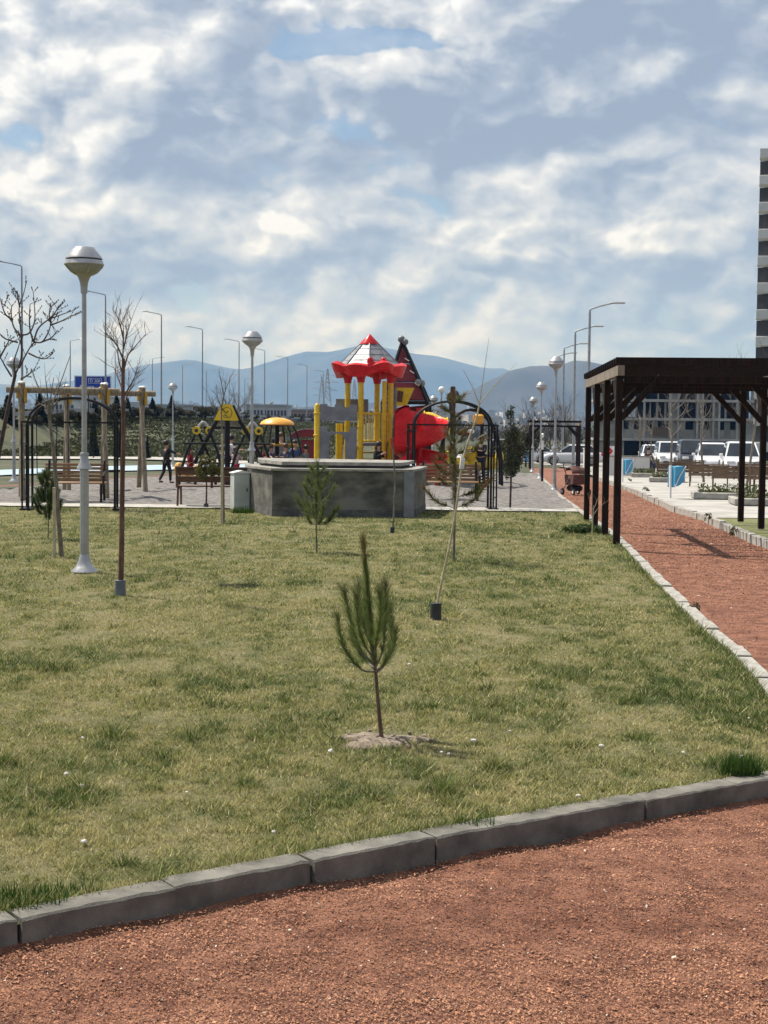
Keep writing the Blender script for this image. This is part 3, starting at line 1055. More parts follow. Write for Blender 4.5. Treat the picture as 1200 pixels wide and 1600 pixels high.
st0 = make_street_lamp(10.9, 1.5, 0.25)
st0.scale = (1, 1, 1)
ROWA = [(35, 415), (165, 460), (252, 491), (316, 514), (373, 533), (413, 547), (449, 559), (479, 571), (505, 580)]
orda = ['first', 'second', 'third', 'fourth', 'fifth', 'sixth', 'seventh', 'eighth', 'ninth']
for i, (x, y) in enumerate(ROWA):
    Y = 12.0 * FPX / (HZ(x) - y)
    q = at(x, Y)
    lab = 'tall street lamp on the near highway edge, %s from the leaning budding tree' % orda[i]
    o = st0 if i == 0 else copy_tree(st0)
    o.location = (q.x, q.y, q.z)
    o.rotation_euler = (0, 0, PI + 0.12)
    tag(o, lab, 'street lamp', 'street lamps on the near side of the highway')
for i, (x, y) in enumerate([(110, 532), (180, 548), (238, 560), (285, 570), (322, 579), (358, 586), (382, 592)]):
    Y = 12.0 * FPX / (HZ(x) - y)
    q = at(x, Y)
    copy_tree(st0, (q.x, q.y, q.z), 0.1, 'slim street lamp across the highway, %s from the blue road sign' % orda[i], 'street lamps on the far side of the highway')
st1 = make_street_lamp(8.4, 1.15, 0.28)
for i, (x, y, Y) in enumerate([(918, 482, 76), (896, 517, 95), (879, 543, 113), (867, 557, 128)]):
    q = at(x, Y)
    o = st1 if i == 0 else copy_tree(st1)
    o.location = q
    H = W(x, y, Y).z - q.z
    o.scale = (1, 1, H / 8.4)
    tag(o, 'grey street lamp beside the car park, arm towards the buildings, %s from the pergola' % orda[i], 'street lamp', 'street lamps along the car park')


# ------------------------------------------------------------------ text helper
def text_mesh(name, s, size, mat, parent, loc, rot=(PI / 2, 0, 0)):
    cu = bpy.data.curves.new(name, 'FONT')
    cu.body = s
    cu.size = size
    cu.align_x = 'CENTER'
    cu.align_y = 'CENTER'
    cu.extrude = 0.01
    t = bpy.data.objects.new('tmp', cu)
    col.objects.link(t)
    me = bpy.data.meshes.new_from_object(t.evaluated_get(bpy.context.evaluated_depsgraph_get()))
    bpy.data.objects.remove(t)
    me.name = name
    me.materials.clear()
    o = link(name, me, mat, parent)
    o.location = loc
    o.rotation_euler = rot
    return o


# blue highway sign
Y = 150
a, b = W(117, 587, Y), W(174, 587, Y)
wd = b.x - a.x
base = at(145, Y)
top = a.z - base.z
r = thing('road_sign', 'blue highway direction sign with white lettering above the embankment', 'sign', base)
MB().box((0, 0, top - 1.0), (wd, 0.08, 2.0)).build('panel', 'sign_blue', r)
m = MB()
for (cx, cz, w_, h_) in ((0, top - 0.06, wd - 0.06, 0.045), (0, top - 1.94, wd - 0.06, 0.045), (-wd / 2 + 0.05, top - 1, 0.045, 1.84), (wd / 2 - 0.05, top - 1, 0.045, 1.84)):
    m.box((cx, -0.046, cz), (w_, 0.01, h_))
m.build('border', 'sign_white', r)
m = MB()
for (cx, cz, w_, h_) in ((0.25, top - 0.27, 1.35, 0.035), (0.25, top - 0.75, 1.35, 0.035), (-0.41, top - 0.51, 0.035, 0.5), (0.91, top - 0.51, 0.035, 0.5)):
    m.box((cx, -0.048, cz), (w_, 0.012, h_))
m.build('route_box', 'sign_white', r)
text_mesh('route_number', 'D 300', 0.42, 'sign_white', r, (0.25, -0.05, top - 0.52))
text_mesh('lettering', 'Ankara', 0.52, 'sign_white', r, (-0.62, -0.05, top - 1.12))
for x_ in (-1.2, 1.2):
    MB().lathe([(0.1, 0), (0.09, top - 0.1)], 10, (x_, 0.12, 0)).build('post', 'galvanised', r)


# ------------------------------------------------------------------ pergolas
def make_pergola(loc, ang, nb, bay, width, H, label, nraft):
    r = thing('pergola', label, 'pergola', loc, ang)
    ps = 0.105
    for sx in (0, width):
        for k in range(nb + 1):
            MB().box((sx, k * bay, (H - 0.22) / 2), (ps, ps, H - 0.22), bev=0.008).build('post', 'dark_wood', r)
            # braces
            s = 1 if sx == 0 else -1
            MB().bar((sx + s * 0.04, k * bay, H - 0.85), (sx + s * 0.62, k * bay, H - 0.22), 0.09, 0.10, up=(0, 1, 0)).build('brace', 'dark_wood', r)
            if k < nb:
                MB().bar((sx, k * bay + 0.05, H - 0.75), (sx, k * bay + 0.52, H - 0.28), 0.07, 0.09, up=(1, 0, 0)).build('brace', 'dark_wood', r)
        MB().box((sx, nb * bay / 2, H - 0.145), (0.10, nb * bay + 0.5, 0.148)).build('beam', 'pergola_pale_wood', r)
    for k in range(nb + 1):
        MB().box((width / 2, k * bay, H - 0.27), (width - 0.14, 0.06, 0.10)).build('cross_beam', 'dark_wood', r)
    for k in range(nraft):
        y = -0.22 + (nb * bay + 0.44) * k / (nraft - 1)
        MB().box((width / 2, y, H), (width + 0.16, 0.05, 0.10)).build('rafter', 'dark_wood', r)
    return r


P1 = G(963, 850)
make_pergola(P1, -0.062, 3, 2.02, 2.92, 2.745, 'dark brown timber pergola spanning the red path beside the lawn', 18)
P2 = at(829, 84)
make_pergola(P2, -0.085, 2, 1.8, 2.78, 2.72, 'small far dark pergola over the path in front of the white hatchback', 9)


# ------------------------------------------------------------------ garden arches
def make_arch(loc, rz, label, half=0.82, zs=1.79, zt=2.30, depth=0.62, n_front=2):
    r = thing('garden_arch', label, 'garden arch', loc, rz, 'black metal bench arches')
    t = 0.021
    for fy in (0, depth):
        for s in (-1, 1):
            MB().box((s * half, fy, zs / 2), (0.045, 0.045, zs)).build('post', 'black_metal', r)
            MB().box((s * (half + 0.12), fy, (zs - 0.02) / 2), (0.032, 0.032, zs - 0.02)).build('side_post', 'black_metal', r)
        pts = []
        for k in range(21):
            a = PI * k / 20
            pts.append((-math.cos(a) * half, fy, zs + (zt - zs) * math.sin(a)))
        MB().tube(pts, 0.024, 8).build('arch_hoop', 'black_metal', r)
        MB().box((0, fy, zs + 0.005), (2 * half + 0.28, 0.034, 0.034)).build('tie_bar', 'black_metal', r)
    for s in (-1, 1):
        for q in range(5):
            z = 0.25 + q * 0.36
            MB().box((s * (half + 0.12), depth / 2, z), (0.02, depth - 0.04, 0.02)).build('rung', 'black_metal', r)
        MB().box((s * (half + 0.06), depth / 2, 0.015), (0.22, depth + 0.1, 0.03)).build('foot', 'black_metal', r)
    for k in range(3, 18, 3):
        a = PI * k / 20
        MB().tube([(-math.cos(a) * half, 0, zs + (zt - zs) * math.sin(a)), (-math.cos(a) * half, depth, zs + (zt - zs) * math.sin(a))], 0.014, 6).build('purlin', 'black_metal', r)
    return r


a1 = make_arch(G(706.5, 796), 0.03, 'black metal garden arch over a slatted bench in front of the red slide')
a2 = make_arch(G(112, 797), 0.10, 'black metal garden arch over a slatted bench in front of the log swing', 0.86, 1.76, 2.26)


# ------------------------------------------------------------------ benches
def make_slat_bench(loc, rz, label, L=1.46):
    r = thing('park_bench', label, 'bench', loc, rz, 'slatted benches under the arches')
    for k in range(5):
        z = 0.50 + k * 0.083
        y = 0.24 + (z - 0.45) * 0.22
        MB().box((0, y, z), (L, 0.028, 0.062), m=Matrix.Rotation(R(-12), 3, 'X'), bev=0.006).build('back_slat', 'bench_wood', r)
    for k in range(5):
        MB().box((0, -0.20 + k * 0.10, 0.435 + 0.004 * k), (L, 0.075, 0.03), bev=0.006).build('seat_slat', 'bench_wood', r)
    for s in (-1, 1):
        x = s * (L / 2 - 0.09)
        f = MB()
        f.tube([(x, -0.25, 0), (x, -0.24, 0.4), (x, 0.16, 0.405), (x, 0.25, 0.5), (x, 0.34, 0.92)], 0.028, 8)
        f.tube([(x, 0.30, 0), (x, 0.2, 0.41)], 0.028, 8)
        f.build('end_frame', 'black_metal', r)
        MB().tube([(x + s * 0.05, -0.25, 0.42), (x + s * 0.05, -0.27, 0.6), (x + s * 0.05, -0.1, 0.66), (x + s * 0.05, 0.31, 0.7)], 0.024, 8).build('armrest', 'black_metal', r)
    return r


q = G(703, 782)
make_slat_bench(q, 0.02, 'slatted brown wooden bench under the arch in front of the red slide')
q = G(117, 785)
make_slat_bench(q, 0.06, 'slatted brown wooden bench under the arch in front of the log swing', 1.40)


def make_plank_bench(loc, rz, label, group=None, wood='bench_brown', frame='bench_brown', L=1.55, nback=2, top=0.82, scale=1.0):
    r = thing('park_bench', label, 'bench', loc, rz, group)
    sh = 0.43 if top > 0.8 else 0.36
    for k in range(nback):
        z = top - 0.075 - k * (0.16 if nback == 2 else 0.115)
        MB().box((0, -0.16 - (top - z) * -0.12, z), (L - 0.06, 0.032, 0.135 if nback == 2 else 0.10), bev=0.006).build('back_plank', wood, r)
    MB().box((0, -0.175, top + 0.012), (L, 0.06, 0.035)).build('top_rail', frame, r)
    for k in range(3):
        MB().box((0, 0.0 + k * 0.15, sh), (L - 0.04, 0.13, 0.034), bev=0.006).build('seat_plank', wood, r)
    for x in (-L / 2 + 0.03, 0, L / 2 - 0.03):
        MB().bar((x, -0.13, sh - 0.03), (x, -0.19, top), 0.05, 0.045).build('back_post', frame, r)
    for x in (-L / 2 + 0.05, L / 2 - 0.05):
        MB().bar((x, -0.10, sh + 0.01), (x, -0.20, 0), 0.04, 0.05).build('leg', frame, r)
        MB().bar((x, 0.34, sh + 0.01), (x, 0.36, 0), 0.04, 0.05).build('leg', frame, r)
        MB().box((x, 0.12, sh - 0.04), (0.04, 0.5, 0.045)).build('side_rail', frame, r)
    return r


q = G(332, 791)
make_plank_bench(q, 0.0, 'dark brown plank bench seen from behind next to the pale utility cabinet')
B0 = None
PB = 'wooden plank benches on the plaza'
for (x, y, rz, lab) in [(1053, 752, -0.25, 'brown plank bench behind the nearer blue litter bin'),
                        (1107, 760, -0.22, 'brown plank bench with pale legs beyond the low kerbed planting bed'),
                        (1146, 766, -0.2, 'brown plank bench seen between the pergola posts behind the weedy bed'),
                        (1205, 768, -0.2, 'brown plank bench cut off by the pergola post on the plaza'),
                        (1008, 741, 0.35, 'brown plank bench where the person in black sits'),
                        (985, 729, -0.3, 'brown plank bench near the white wall behind the farther blue bin'),
                        (1178, 751, 2.9, 'brown plank bench turned towards the white cars'),
                        (1076, 745, 2.85, 'brown plank bench behind the others, facing the dark car')]:
    q = G(x, y)
    if B0 is None:
        B0 = make_plank_bench(q, rz, lab, PB, 'plaza_wood', 'plaza_wood', 1.30, 3, 0.70)
    else:
        copy_tree(B0, q, rz, lab, PB)

# ------------------------------------------------------------------ planting beds on the plaza
def leaf_cloud(n, fn, size, cols, name='foliage', mat='leaf', parent=None, up=0.3):
    """n small quads; fn(k) returns a point"""
    P = np.array([fn(k) for k in range(n)], np.float32)
    return leaf_soup(P, size, cols, name, mat, parent, up)


def leaf_soup(P, size, cols, name='foliage', mat='leaf', parent=None, up=0.3, aspect=0.5):
    n = len(P)
    a = rng.normal(0, 1, (n, 3))
    a[:, 2] += up
    a /= np.linalg.norm(a, axis=1)[:, None]
    b = np.cross(a, rng.normal(0, 1, (n, 3)))
    b /= np.linalg.norm(b, axis=1)[:, None]
    s = size * rng.uniform(0.6, 1.3, n)[:, None]
    v = np.stack([P - a * s, P + b * s * aspect, P + a * s, P - b * s * aspect], 1)
    c1, c2 = np.array(cols[0]), np.array(cols[1])
    t = rng.uniform(0, 1, n)[:, None]
    c = (c1 * (1 - t) + c2 * t) * rng.uniform(0.8, 1.2, n)[:, None]
    return raw(name, v.reshape(-1, 3), 4, mat, parent, np.repeat(c, 4, axis=0))


def blob_pts(n, c, r, shell=0.55, clumps=9, seed=0):
    g = np.random.default_rng(seed)
    cc = g.normal(0, 1, (clumps, 3))
    cc /= np.linalg.norm(cc, axis=1)[:, None]
    cc *= g.uniform(0.25, 0.75, clumps)[:, None]
    rr = g.uniform(0.28, 0.5, clumps)
    k = g.integers(0, clumps, n)
    d = g.normal(0, 1, (n, 3))
    d /= np.linalg.norm(d, axis=1)[:, None]
    d *= (g.uniform(shell ** 3, 1, n) ** (1 / 3))[:, None]
    return (cc[k] + d * rr[k][:, None]) * np.array(r) + np.array(c)


def make_bed(x, y, L, D, rz, label, seed):
    q = G(x, y)
    r = thing('planting_bed', label, 'planting bed', q, rz, 'kerbed beds on the plaza')
    for (cx, cy, sx, sy) in ((0, 0, L, 0.16), (0, D, L, 0.16), (-L / 2 + 0.08, D / 2, 0.16, D - 0.17), (L / 2 - 0.08, D / 2, 0.16, D - 0.17)):
        MB().box((cx, cy, 0.075), (sx, sy, 0.17), bev=0.02).build('kerb_stone', 'kerb_pale', r)
    MB().box((0, D / 2, 0.05), (L - 0.33, D - 0.17, 0.1)).build('soil_fill', 'soil', r)
    g = np.random.default_rng(seed)
    n = 700
    P = np.stack([g.uniform(-L / 2 + .1, L / 2 - .1, n), g.uniform(0.05, D - 0.05, n), 0.1 + g.uniform(0, 1, n) ** 2 * 0.25], -1)
    leaf_soup(P, 0.05, ((0.05, 0.07, 0.025), (0.13, 0.14, 0.06)), 'foliage', parent=r, up=1.0)


make_bed(1148, 780, 2.0, 1.2, -0.12, 'kerbed planting bed with weeds in front of the plank benches', 1)
make_bed(1222, 790, 2.2, 1.2, -0.12, 'kerbed planting bed crossed by the nearer pergola post on the plaza', 2)
make_bed(1042, 753, 1.3, 1.0, -0.2, 'kerbed planting bed left of the nearer blue bin', 3)
make_bed(1006, 745, 1.1, 1.0, -0.2, 'kerbed planting bed at the feet of the seated person', 4)


# ------------------------------------------------------------------ blue litter bins
def make_bin(loc, rz, label):
    r = thing('litter_bin', label, 'litter bin', loc, rz, 'blue curved litter bins')
    MB().box((-0.17, 0, 0.42), (0.05, 0.05, 0.84)).build('post', 'white_plastic', r)
    prof = [(-0.14, 0.28)]
    for k in range(9):
        a = -PI / 2 + PI / 2 * k / 8 * 1.0
        prof.append((-0.14 + 0.30 * math.cos(a) * 0.95 + 0.0, 0.58 + 0.28 * math.sin(a)))
    prof += [(0.16, 0.80), (0.10, 0.82), (-0.14, 0.80)]
    MB().prism(prof, -0.18, 0.18, 'Y').build('bin_body', 'bin_blue', r)
    m = MB()
    pts = [(-0.14, 0.29)] + [(-0.14 + 0.14 * (k / 10) ** 0.6 + 0.17 * (k / 10) ** 2, 0.32 + 0.5 * k / 10) for k in range(11)]
    for s in (-0.19, 0.19):
        m.tube([(u, s, v) for u, v in pts], 0.014, 6)
    m.build('rim', 'white_plastic', r)
    return r


make_bin(G(1056, 778), 0.35, 'blue litter bin with white curved edge on the plaza by the path')
copy_tree([o for o in bpy.data.objects if o.name == 'litter_bin'][0], G(979, 753), 0.35, 'blue litter bin beyond the pergola posts near the white wall')
copy_tree([o for o in bpy.data.objects if o.name == 'litter_bin'][0], G(826, 730), 2.6, 'blue litter bin beside the post of the small far pergola')

# ------------------------------------------------------------------ concrete chamber on the lawn edge
A_, B_, C_ = G(425, 806), G(641, 808), G(653, 804)
F_ = G(386, 796)
dirb = Vector((0.08, 2.3, 0))
D_, E_ = C_ + Vector((0.2, 1.9, 0)), F_ + Vector((-0.2, 2.0, 0))
pol = [A_, B_, C_, D_, E_, F_]
cen = sum(pol, Vector()) / 6
r = thing('concrete_chamber', 'low weathered grey concrete chamber with flat slab lid at the lawn edge', 'concrete box', (cen.x, cen.y, 0))
hC = 0.92
loc = [(p.x - cen.x, p.y - cen.y) for p in pol]
MB().prism(loc, -0.1, hC - 0.045, 'Z').build('wall', 'old_concrete', r, smooth=False)
grow = lambda k: [(x * k, y * k) for x, y in loc]
MB().prism(grow(1.022), hC - 0.045, hC, 'Z').build('coping', 'concrete_cap', r, smooth=False)
MB().prism([(x * 0.80, y * 0.80 + 0.12) for x, y in loc], hC, hC + 0.055, 'Z').build('gap_frame', 'dark_groove', r, smooth=False)
MB().prism([(x * 0.87, y * 0.84 + 0.14) for x, y in loc], hC + 0.055, hC + 0.12, 'Z').build('lid_slab', 'concrete_cap', r, smooth=False)
MB().prism(grow(1.006), -0.08, 0.13, 'Z').build('plinth', 'concrete_band', r, smooth=False)
dd = (C_ - B_)
m = MB()
bx = Vector((B_.x - cen.x, B_.y - cen.y, 0))
m.box((bx.x - 0.03, bx.y - 0.012, 0.44), (0.20, 0.05, 0.90), bev=0.01)
m.build('corner_pier', 'cabinet_grey' if False else 'grey_plastic', r)

# utility cabinet
q = G(375, 797)
r = thing('utility_cabinet', 'small pale grey utility cabinet between bench and concrete chamber', 'cabinet', q, 0.42)
MB().box((0, 0, 0.39), (0.34, 0.26, 0.74), bev=0.008).build('body', 'cabinet_grey', r)
MB().prism([(-0.19, 0.76), (0.19, 0.76), (0.19, 0.775), (0, 0.82), (-0.19, 0.775)], -0.155, 0.155, 'Y').build('lid', 'white_plastic', r)
MB().box((0, -0.134, 0.40), (0.29, 0.01, 0.64)).build('door', 'cabinet_grey', r)
MB().box((0.10, -0.145, 0.42), (0.02, 0.02, 0.07)).build('door_handle', 'dark_groove', r)


# ------------------------------------------------------------------ log swings
def make_swing_frame(loc, rz, W_, H, label):
    r = thing('log_swing', label, 'swing', loc, rz, 'log swing frames')
    MB().tube([(-0.35, 0, H), (W_ + 0.35, 0, H)], 0.075, 12).build('top_beam', 'log_wood', r)
    for x in (0, W_):
        for s in (-1, 1):
            MB().tube([(x + s * 0.02, s * 0.72, 0), (x + s * 0.02, -s * 0.10, H + 0.16)], [0.064, 0.058], 12).build('leg', 'log_wood', r)
            MB().ball((x + s * 0.02, -s * 0.105, H + 0.165), 0.064, 10, 6, (1, 1, 0.6)).build('leg_cap', 'white_plastic', r)
        MB().box((x + 0.085, -0.06, H - 0.13), (0.07, 0.20, 0.36), bev=0.02).build('bracket', 'yellow_metal', r)
        MB().box((x - 0.085, 0.06, H - 0.05), (0.07, 0.20, 0.30), bev=0.02).build('bracket', 'yellow_metal', r)
    return r


s1 = at(34, 34.2)
s2 = at(163, 34.75)
W1 = (s2 - s1).length
make_swing_frame(s1, math.atan2(s2.y - s1.y, s2.x - s1.x), W1, 2.52, 'weathered log swing frame with yellow brackets nearest the black arch')
s3 = at(104, 38.2)
s4 = at(222, 38.8)
make_swing_frame(s3, math.atan2(s4.y - s3.y, s4.x - s3.x), (s4 - s3).length, 2.56, 'weathered log swing frame standing behind the other one by the child in black')


def swing_seat(loc, rz, H, label, bag=False):
    r = thing('hanging_swing', label, 'swing seat', loc, rz, 'swing seats hanging from the log frames')
    for s in (-1, 1):
        MB().tube([(s * 0.24, 0, H - 0.07), (s * 0.22, 0.03, 0.55)], 0.012, 6).build('chain', 'black_metal', r)
    MB().prism([(-0.24, 0.56), (-0.2, 0.52), (0.2, 0.52), (0.24, 0.56), (0.2, 0.56), (-0.2, 0.55)], -0.1, 0.12, 'Y').build('seat', 'pot_black', r)


for (f, a, b, H, lab) in [(0.3, s1, s2, 2.5, 'black swing seat on chains under the front log beam, left of the lamp post'),
                          (0.68, s1, s2, 2.5, 'black swing seat on chains under the front log beam, behind the lamp post'),
                          (0.6, s3, s4, 2.54, 'black swing seat on chains under the rear log beam')]:
    q = a.lerp(b, f)
    swing_seat(q, math.atan2(b.y - a.y, b.x - a.x), H, lab)

# ------------------------------------------------------------------ castle play tower
Yt = 45.0
o0 = at(576, Yt)
r = thing('play_tower', 'yellow and grey castle play tower with silver cone roof and red frill', 'play tower', o0)
k_ = Yt / FPX
X = lambda px: (px - 576) * k_
Z = lambda py: W(576, py, Yt).z - o0.z
cor = []
for i in range(4):
    a = R(-20) + i * PI / 2
    cor.append((0.70 * math.cos(a), 0.70 * math.sin(a)))
zE, zA = Z(590), Z(522)
zF = Z(692)
for (x, y) in cor:
    MB().lathe([(0.085, 0), (0.085, zE)], 14, (x, y, 0)).build('post', 'yellow_plastic', r)
    for z_ in (zF - 0.15, zF + 0.85, Z(668)):
        MB().lathe([(0.10, z_), (0.10, z_ + 0.05)], 14, (x, y, 0)).build('post_ring', 'yellow_plastic', r)
MB().prism([(x * 0.98, y * 0.98) for x, y in cor], zF - 0.09, zF, 'Z').build('platform', 'grey_plastic', r)
# roof
rs = MB()
n = 8
rb, zb, rt, zt = 0.98, Z(573), 0.265, Z(537)
roof = MB().lathe([(rb, zb), (rt, zt), (rt - 0.02, zt)], 8).build('roof', 'silver_roof', r, smooth=False)
m = MB()
for i in range(8):
    a = i * PI / 4
    m.tube([(rb * math.cos(a), rb * math.sin(a), zb + 0.01), (rt * math.cos(a), rt * math.sin(a), zt + 0.01)], 0.016, 5)
for f in (0.25, 0.5, 0.75):
    rr, zz = rb + (rt - rb) * f, zb + (zt - zb) * f
    m.tube([(rr * math.cos(2 * PI * i / 8) * 1.004, rr * math.sin(2 * PI * i / 8) * 1.004, zz + 0.003) for i in range(9)], 0.008, 5)
m.build('roof_seam', 'grey_plastic', roof)
MB().lathe([(rt + 0.035, zt - 0.02), (rt + 0.02, zt + 0.02), (0.05, zA - 0.03), (0.02, zA)], 18).build('roof_tip', 'red_plastic', roof)
# frill: wavy skirt with curled outer edge
vs, fs = [], []
N_ = 96
for j, (rad, zz, wv) in enumerate([(0.86, zb - 0.02, 0.0), (0.96, zb + 0.02, 0.03), (1.06, zb - 0.04, 0.06), (1.03, zb - 0.14, 0.06), (1.0, zE - 0.02, 0.05),
                                   (0.93, zE - 0.02, 0.03), (0.84, zb - 0.08, 0.0)]):
    for i in range(N_):
        a = 2 * PI * i / N_
        lob = abs(math.sin(a * 4))
        rr = rad + wv * lob * 1.1
        lift = math.sin(2 * (a - R(-20))) ** 2
        flare = abs(math.sin(2 * (a - R(-20)))) ** 6
        rr += (0.10 * flare if j in (1, 2) else 0.07 * flare if j in (3, 4) else 0)
        z2 = zz + (0.06 * lob + 0.07 * flare if j in (1, 2) else 0) + (0.17 * lift if j in (4, 5) else 0.03 * lift if j == 3 else 0)
        vs.append((rr * math.cos(a), rr * math.sin(a), z2))
for j in range(6):
    for i in range(N_):
        q = (i + 1) % N_
        fs.append((j * N_ + i, j * N_ + q, j * N_ + N_ + q, j * N_ + N_ + i))
MB().add(vs, fs).build('roof_frill', 'red_plastic', r, ang=70)
for (x, y) in cor:
    MB().lathe([(0.15, zE + 0.2), (0.15, zE + 0.02), (0.11, zE - 0.12), (0.115, zE - 0.17), (0.09, zE - 0.17)], 14, (x, y, 0)).build('frill_drop', 'red_plastic', r)
# dragon heads on the frill (red finials)
for (x_, y_, s_) in ((X(578), -0.98, 1.0), (X(598), -0.92, 0.9)):
    d = MB()
    d.ball((x_, y_, zb + 0.13), 0.10 * s_, 10, 7, (1, .6, 1.25))
    d.ball((x_ + 0.06, y_ - .02, zb + 0.02), 0.12 * s_, 10, 7, (1.3, .6, .9))
    d.build('frill_finial', 'red_plastic', r)
# railing between front and right post and to the castle wing
def rail(p, q, nb_, nm='railing'):
    g = MB()
    p, q = Vector((*p, 0)), Vector((*q, 0))
    for z_ in (zF + 0.06, Z(646)):
        g.tube([p + Vector((0, 0, z_)), q + Vector((0, 0, z_))], 0.03, 8)
    o = g.build(nm, 'yellow_plastic', r)
    for i in range(nb_):
        w_ = p.lerp(q, (i + 0.5) / nb_)
        MB().tube([w_ + Vector((0, 0, zF + 0.06)), w_ + Vector((0, 0, Z(646)))], 0.016, 6).build('baluster', 'yellow_plastic', o)


rail(cor[3], cor[0], 9)
rail(cor[0], cor[1], 7)
rail(cor[1], cor[2], 7)
# grey wall panel below the roof at the right post
MB().box((X(612), -0.1, Z(623)), (0.28, 0.06, 0.72), bev=0.02).build('wall_panel', 'grey_plastic', r)
MB().box((X(612), -0.1, Z(644)), (0.22, 0.05, 0.2)).build('wall_panel', 'red_plastic', r)
# castle wing: outer post, crenellated upper panel, arch panel
px1, px2 = X(497), X(562)
yw = cor[3][1] - 0.06
MB().lathe([(0.085, 0), (0.085, Z(636)), (0.06, Z(633)), (0.02, Z(631.5))], 14, (px1, yw, 0)).build('post', 'yellow_plastic', r)
for py_ in (648, 682):
    MB().lathe([(0.11, Z(py_)), (0.115, Z(py_) + 0.04), (0.09, Z(py_) + 0.05)], 14, (px1, yw, 0)).build('post_ring', 'yellow_plastic', r)
xa, xb = px1 + 0.08, px2 - 0.08
w_ = xb - xa
z0, z1 = Z(658), Z(637)
pol = [(xa, z0), (xb, z0), (xb, z1 + 0.08)]
nc = 5
for i in range(nc):
    a, b = xb - w_ * i / nc, xb - w_ * (i + 1) / nc
    zz = z1 + (0.08 if i % 2 == 0 else 0.0)
    pol += [(a, zz), (b, zz)]
MB().prism(pol, yw - 0.04, yw + 0.04, 'Y').build('castle_panel', 'grey_plastic', r, smooth=False)
pol = [(xa, 0.05), (xa, Z(667))]
steps = 5
for i in range(steps):
    a, b = xa + w_ * i / steps, xa + w_ * (i + 1) / steps
    zz = Z(667) if i % 4 == 0 else Z(675)
    pol += [(a, zz), (b, zz)]
pol += [(xb, Z(667)), (xb, 0.05)]
ac = (xa + xb) / 2 - 0.03
rr = 0.24
pol += [(ac + rr, 0.05), (ac + rr, Z(690))]
for i in range(1, 10):
    a = PI * i / 10
    pol.append((ac + rr * math.cos(a), Z(690) + rr * math.sin(a)))
pol += [(ac - rr, Z(690)), (ac - rr, 0.05)]
import bmesh


def ngon_plate(poly, y0, y1, name, mat, parent):
    bm = bmesh.new()
    v0 = [bm.verts.new((u, y0, v)) for u, v in poly]
    f = bm.faces.new(v0)
    ex = bmesh.ops.extrude_face_region(bm, geom=[f])
    bmesh.ops.translate(bm, vec=(0, y1 - y0, 0), verts=[e for e in ex['geom'] if isinstance(e, bmesh.types.BMVert)])
    bmesh.ops.triangulate(bm, faces=[f for f in bm.faces if len(f.verts) > 4])
    bmesh.ops.recalc_face_normals(bm, faces=bm.faces)
    me = bpy.data.meshes.new(name)
    bm.to_mesh(me)
    bm.free()
    return link(name, me, mat, parent)


ngon_plate(pol, yw - 0.04, yw + 0.04, 'castle_arch', 'grey_plastic', r)
# yellow steps and poles behind the arch
for i in range(5):
    MB().box((X(575) + 0.0, 0.25 + 0.0 * i - 0.55 + i * 0.18, 0.2 + i * 0.2), (0.62, 0.2, 0.05)).build('stair_tread', 'yellow_plastic', r)
for s in (-0.34, 0.34):
    MB().bar((X(575) + s, -0.65, 0.05), (X(575) + s, 0.35, 1.15), 0.05, 0.18).build('stair_stringer', 'yellow_plastic', r)
for px_ in (527, 532, 540):
    MB().lathe([(0.06, 0), (0.06, Z(662))], 10, (X(px_), 0.45, 0)).build('inner_post', 'yellow_plastic', r)
MB().lathe([(0.07, 0), (0.07, Z(596))], 12, (X(600), -0.42, 0)).build('climbing_pole', 'yellow_plastic', r)
for i in range(12):
    MB().lathe([(0.09, 1.3 + i * 0.14), (0.09, 1.33 + i * 0.14)], 12, (X(600), -0.42, 0)).build('pole_ring', 'yellow_plastic', r)
MB().box((X(549), 0.62, Z(636)), (1.0, 0.06, 0.5)).build('back_panel', 'grey_plastic', r)

# ------------------------------------------------------------------ pyramid tower behind
Yp = 48.0
o1 = at(640, Yp)
kp = Yp / FPX
ZP = lambda py: W(640, py, Yp).z - o1.z
XP = lambda px: (px - 640) * kp
r2 = thing('pyramid_tower', 'maroon pyramid play tower with black edge bars and grey ball joints', 'play tower', o1)
ap = Vector((XP(627), 0, ZP(533)))
bz = ZP(629)
bs = [Vector((XP(597), -0.65, bz)), Vector((XP(666), -0.5, bz)), Vector((XP(672), 0.7, bz)), Vector((XP(602), 0.75, bz))]
for i in range(4):
    a, b = bs[i], bs[(i + 1) % 4]
    MB().tube([ap, a], 0.055, 8).build('edge_bar', 'black_metal', r2)
    c0 = (ap + a + b) / 3
    inn = [ap.lerp(c0, 0.10), a.lerp(c0, 0.10), b.lerp(c0, 0.10)]
    rows = 3
    for k in range(rows):
        f0, f1 = k / rows + 0.012, (k + 1) / rows - 0.012
        q = [inn[0].lerp(inn[1], f0), inn[0].lerp(inn[2], f0), inn[0].lerp(inn[2], f1), inn[0].lerp(inn[1], f1)]
        nrm = (q[1] - q[0]).cross(q[3] - q[0]).normalized() * 0.03 if (q[1] - q[0]).length > 1e-4 else Vector((0, -0.03, 0))
        g = MB()
        g.add([*q, *[x + nrm for x in q]], [(0, 1, 2, 3), (7, 6, 5, 4), (0, 4, 5, 1), (1, 5, 6, 2), (2, 6, 7, 3), (3, 7, 4, 0)])
        g.build('roof_panel', 'maroon_panel', r2, smooth=False)
    MB().lathe([(0.06, 0), (0.06, bz)], 10, (a.x, a.y, 0)).build('post', 'black_metal', r2)
    MB().tube([a, b], 0.05, 8).build('ring_bar', 'black_metal', r2)
MB().ball(ap + Vector((-.03, 0, .06)), 0.12, 12, 8).build('ball_joint', 'grey_plastic', r2)
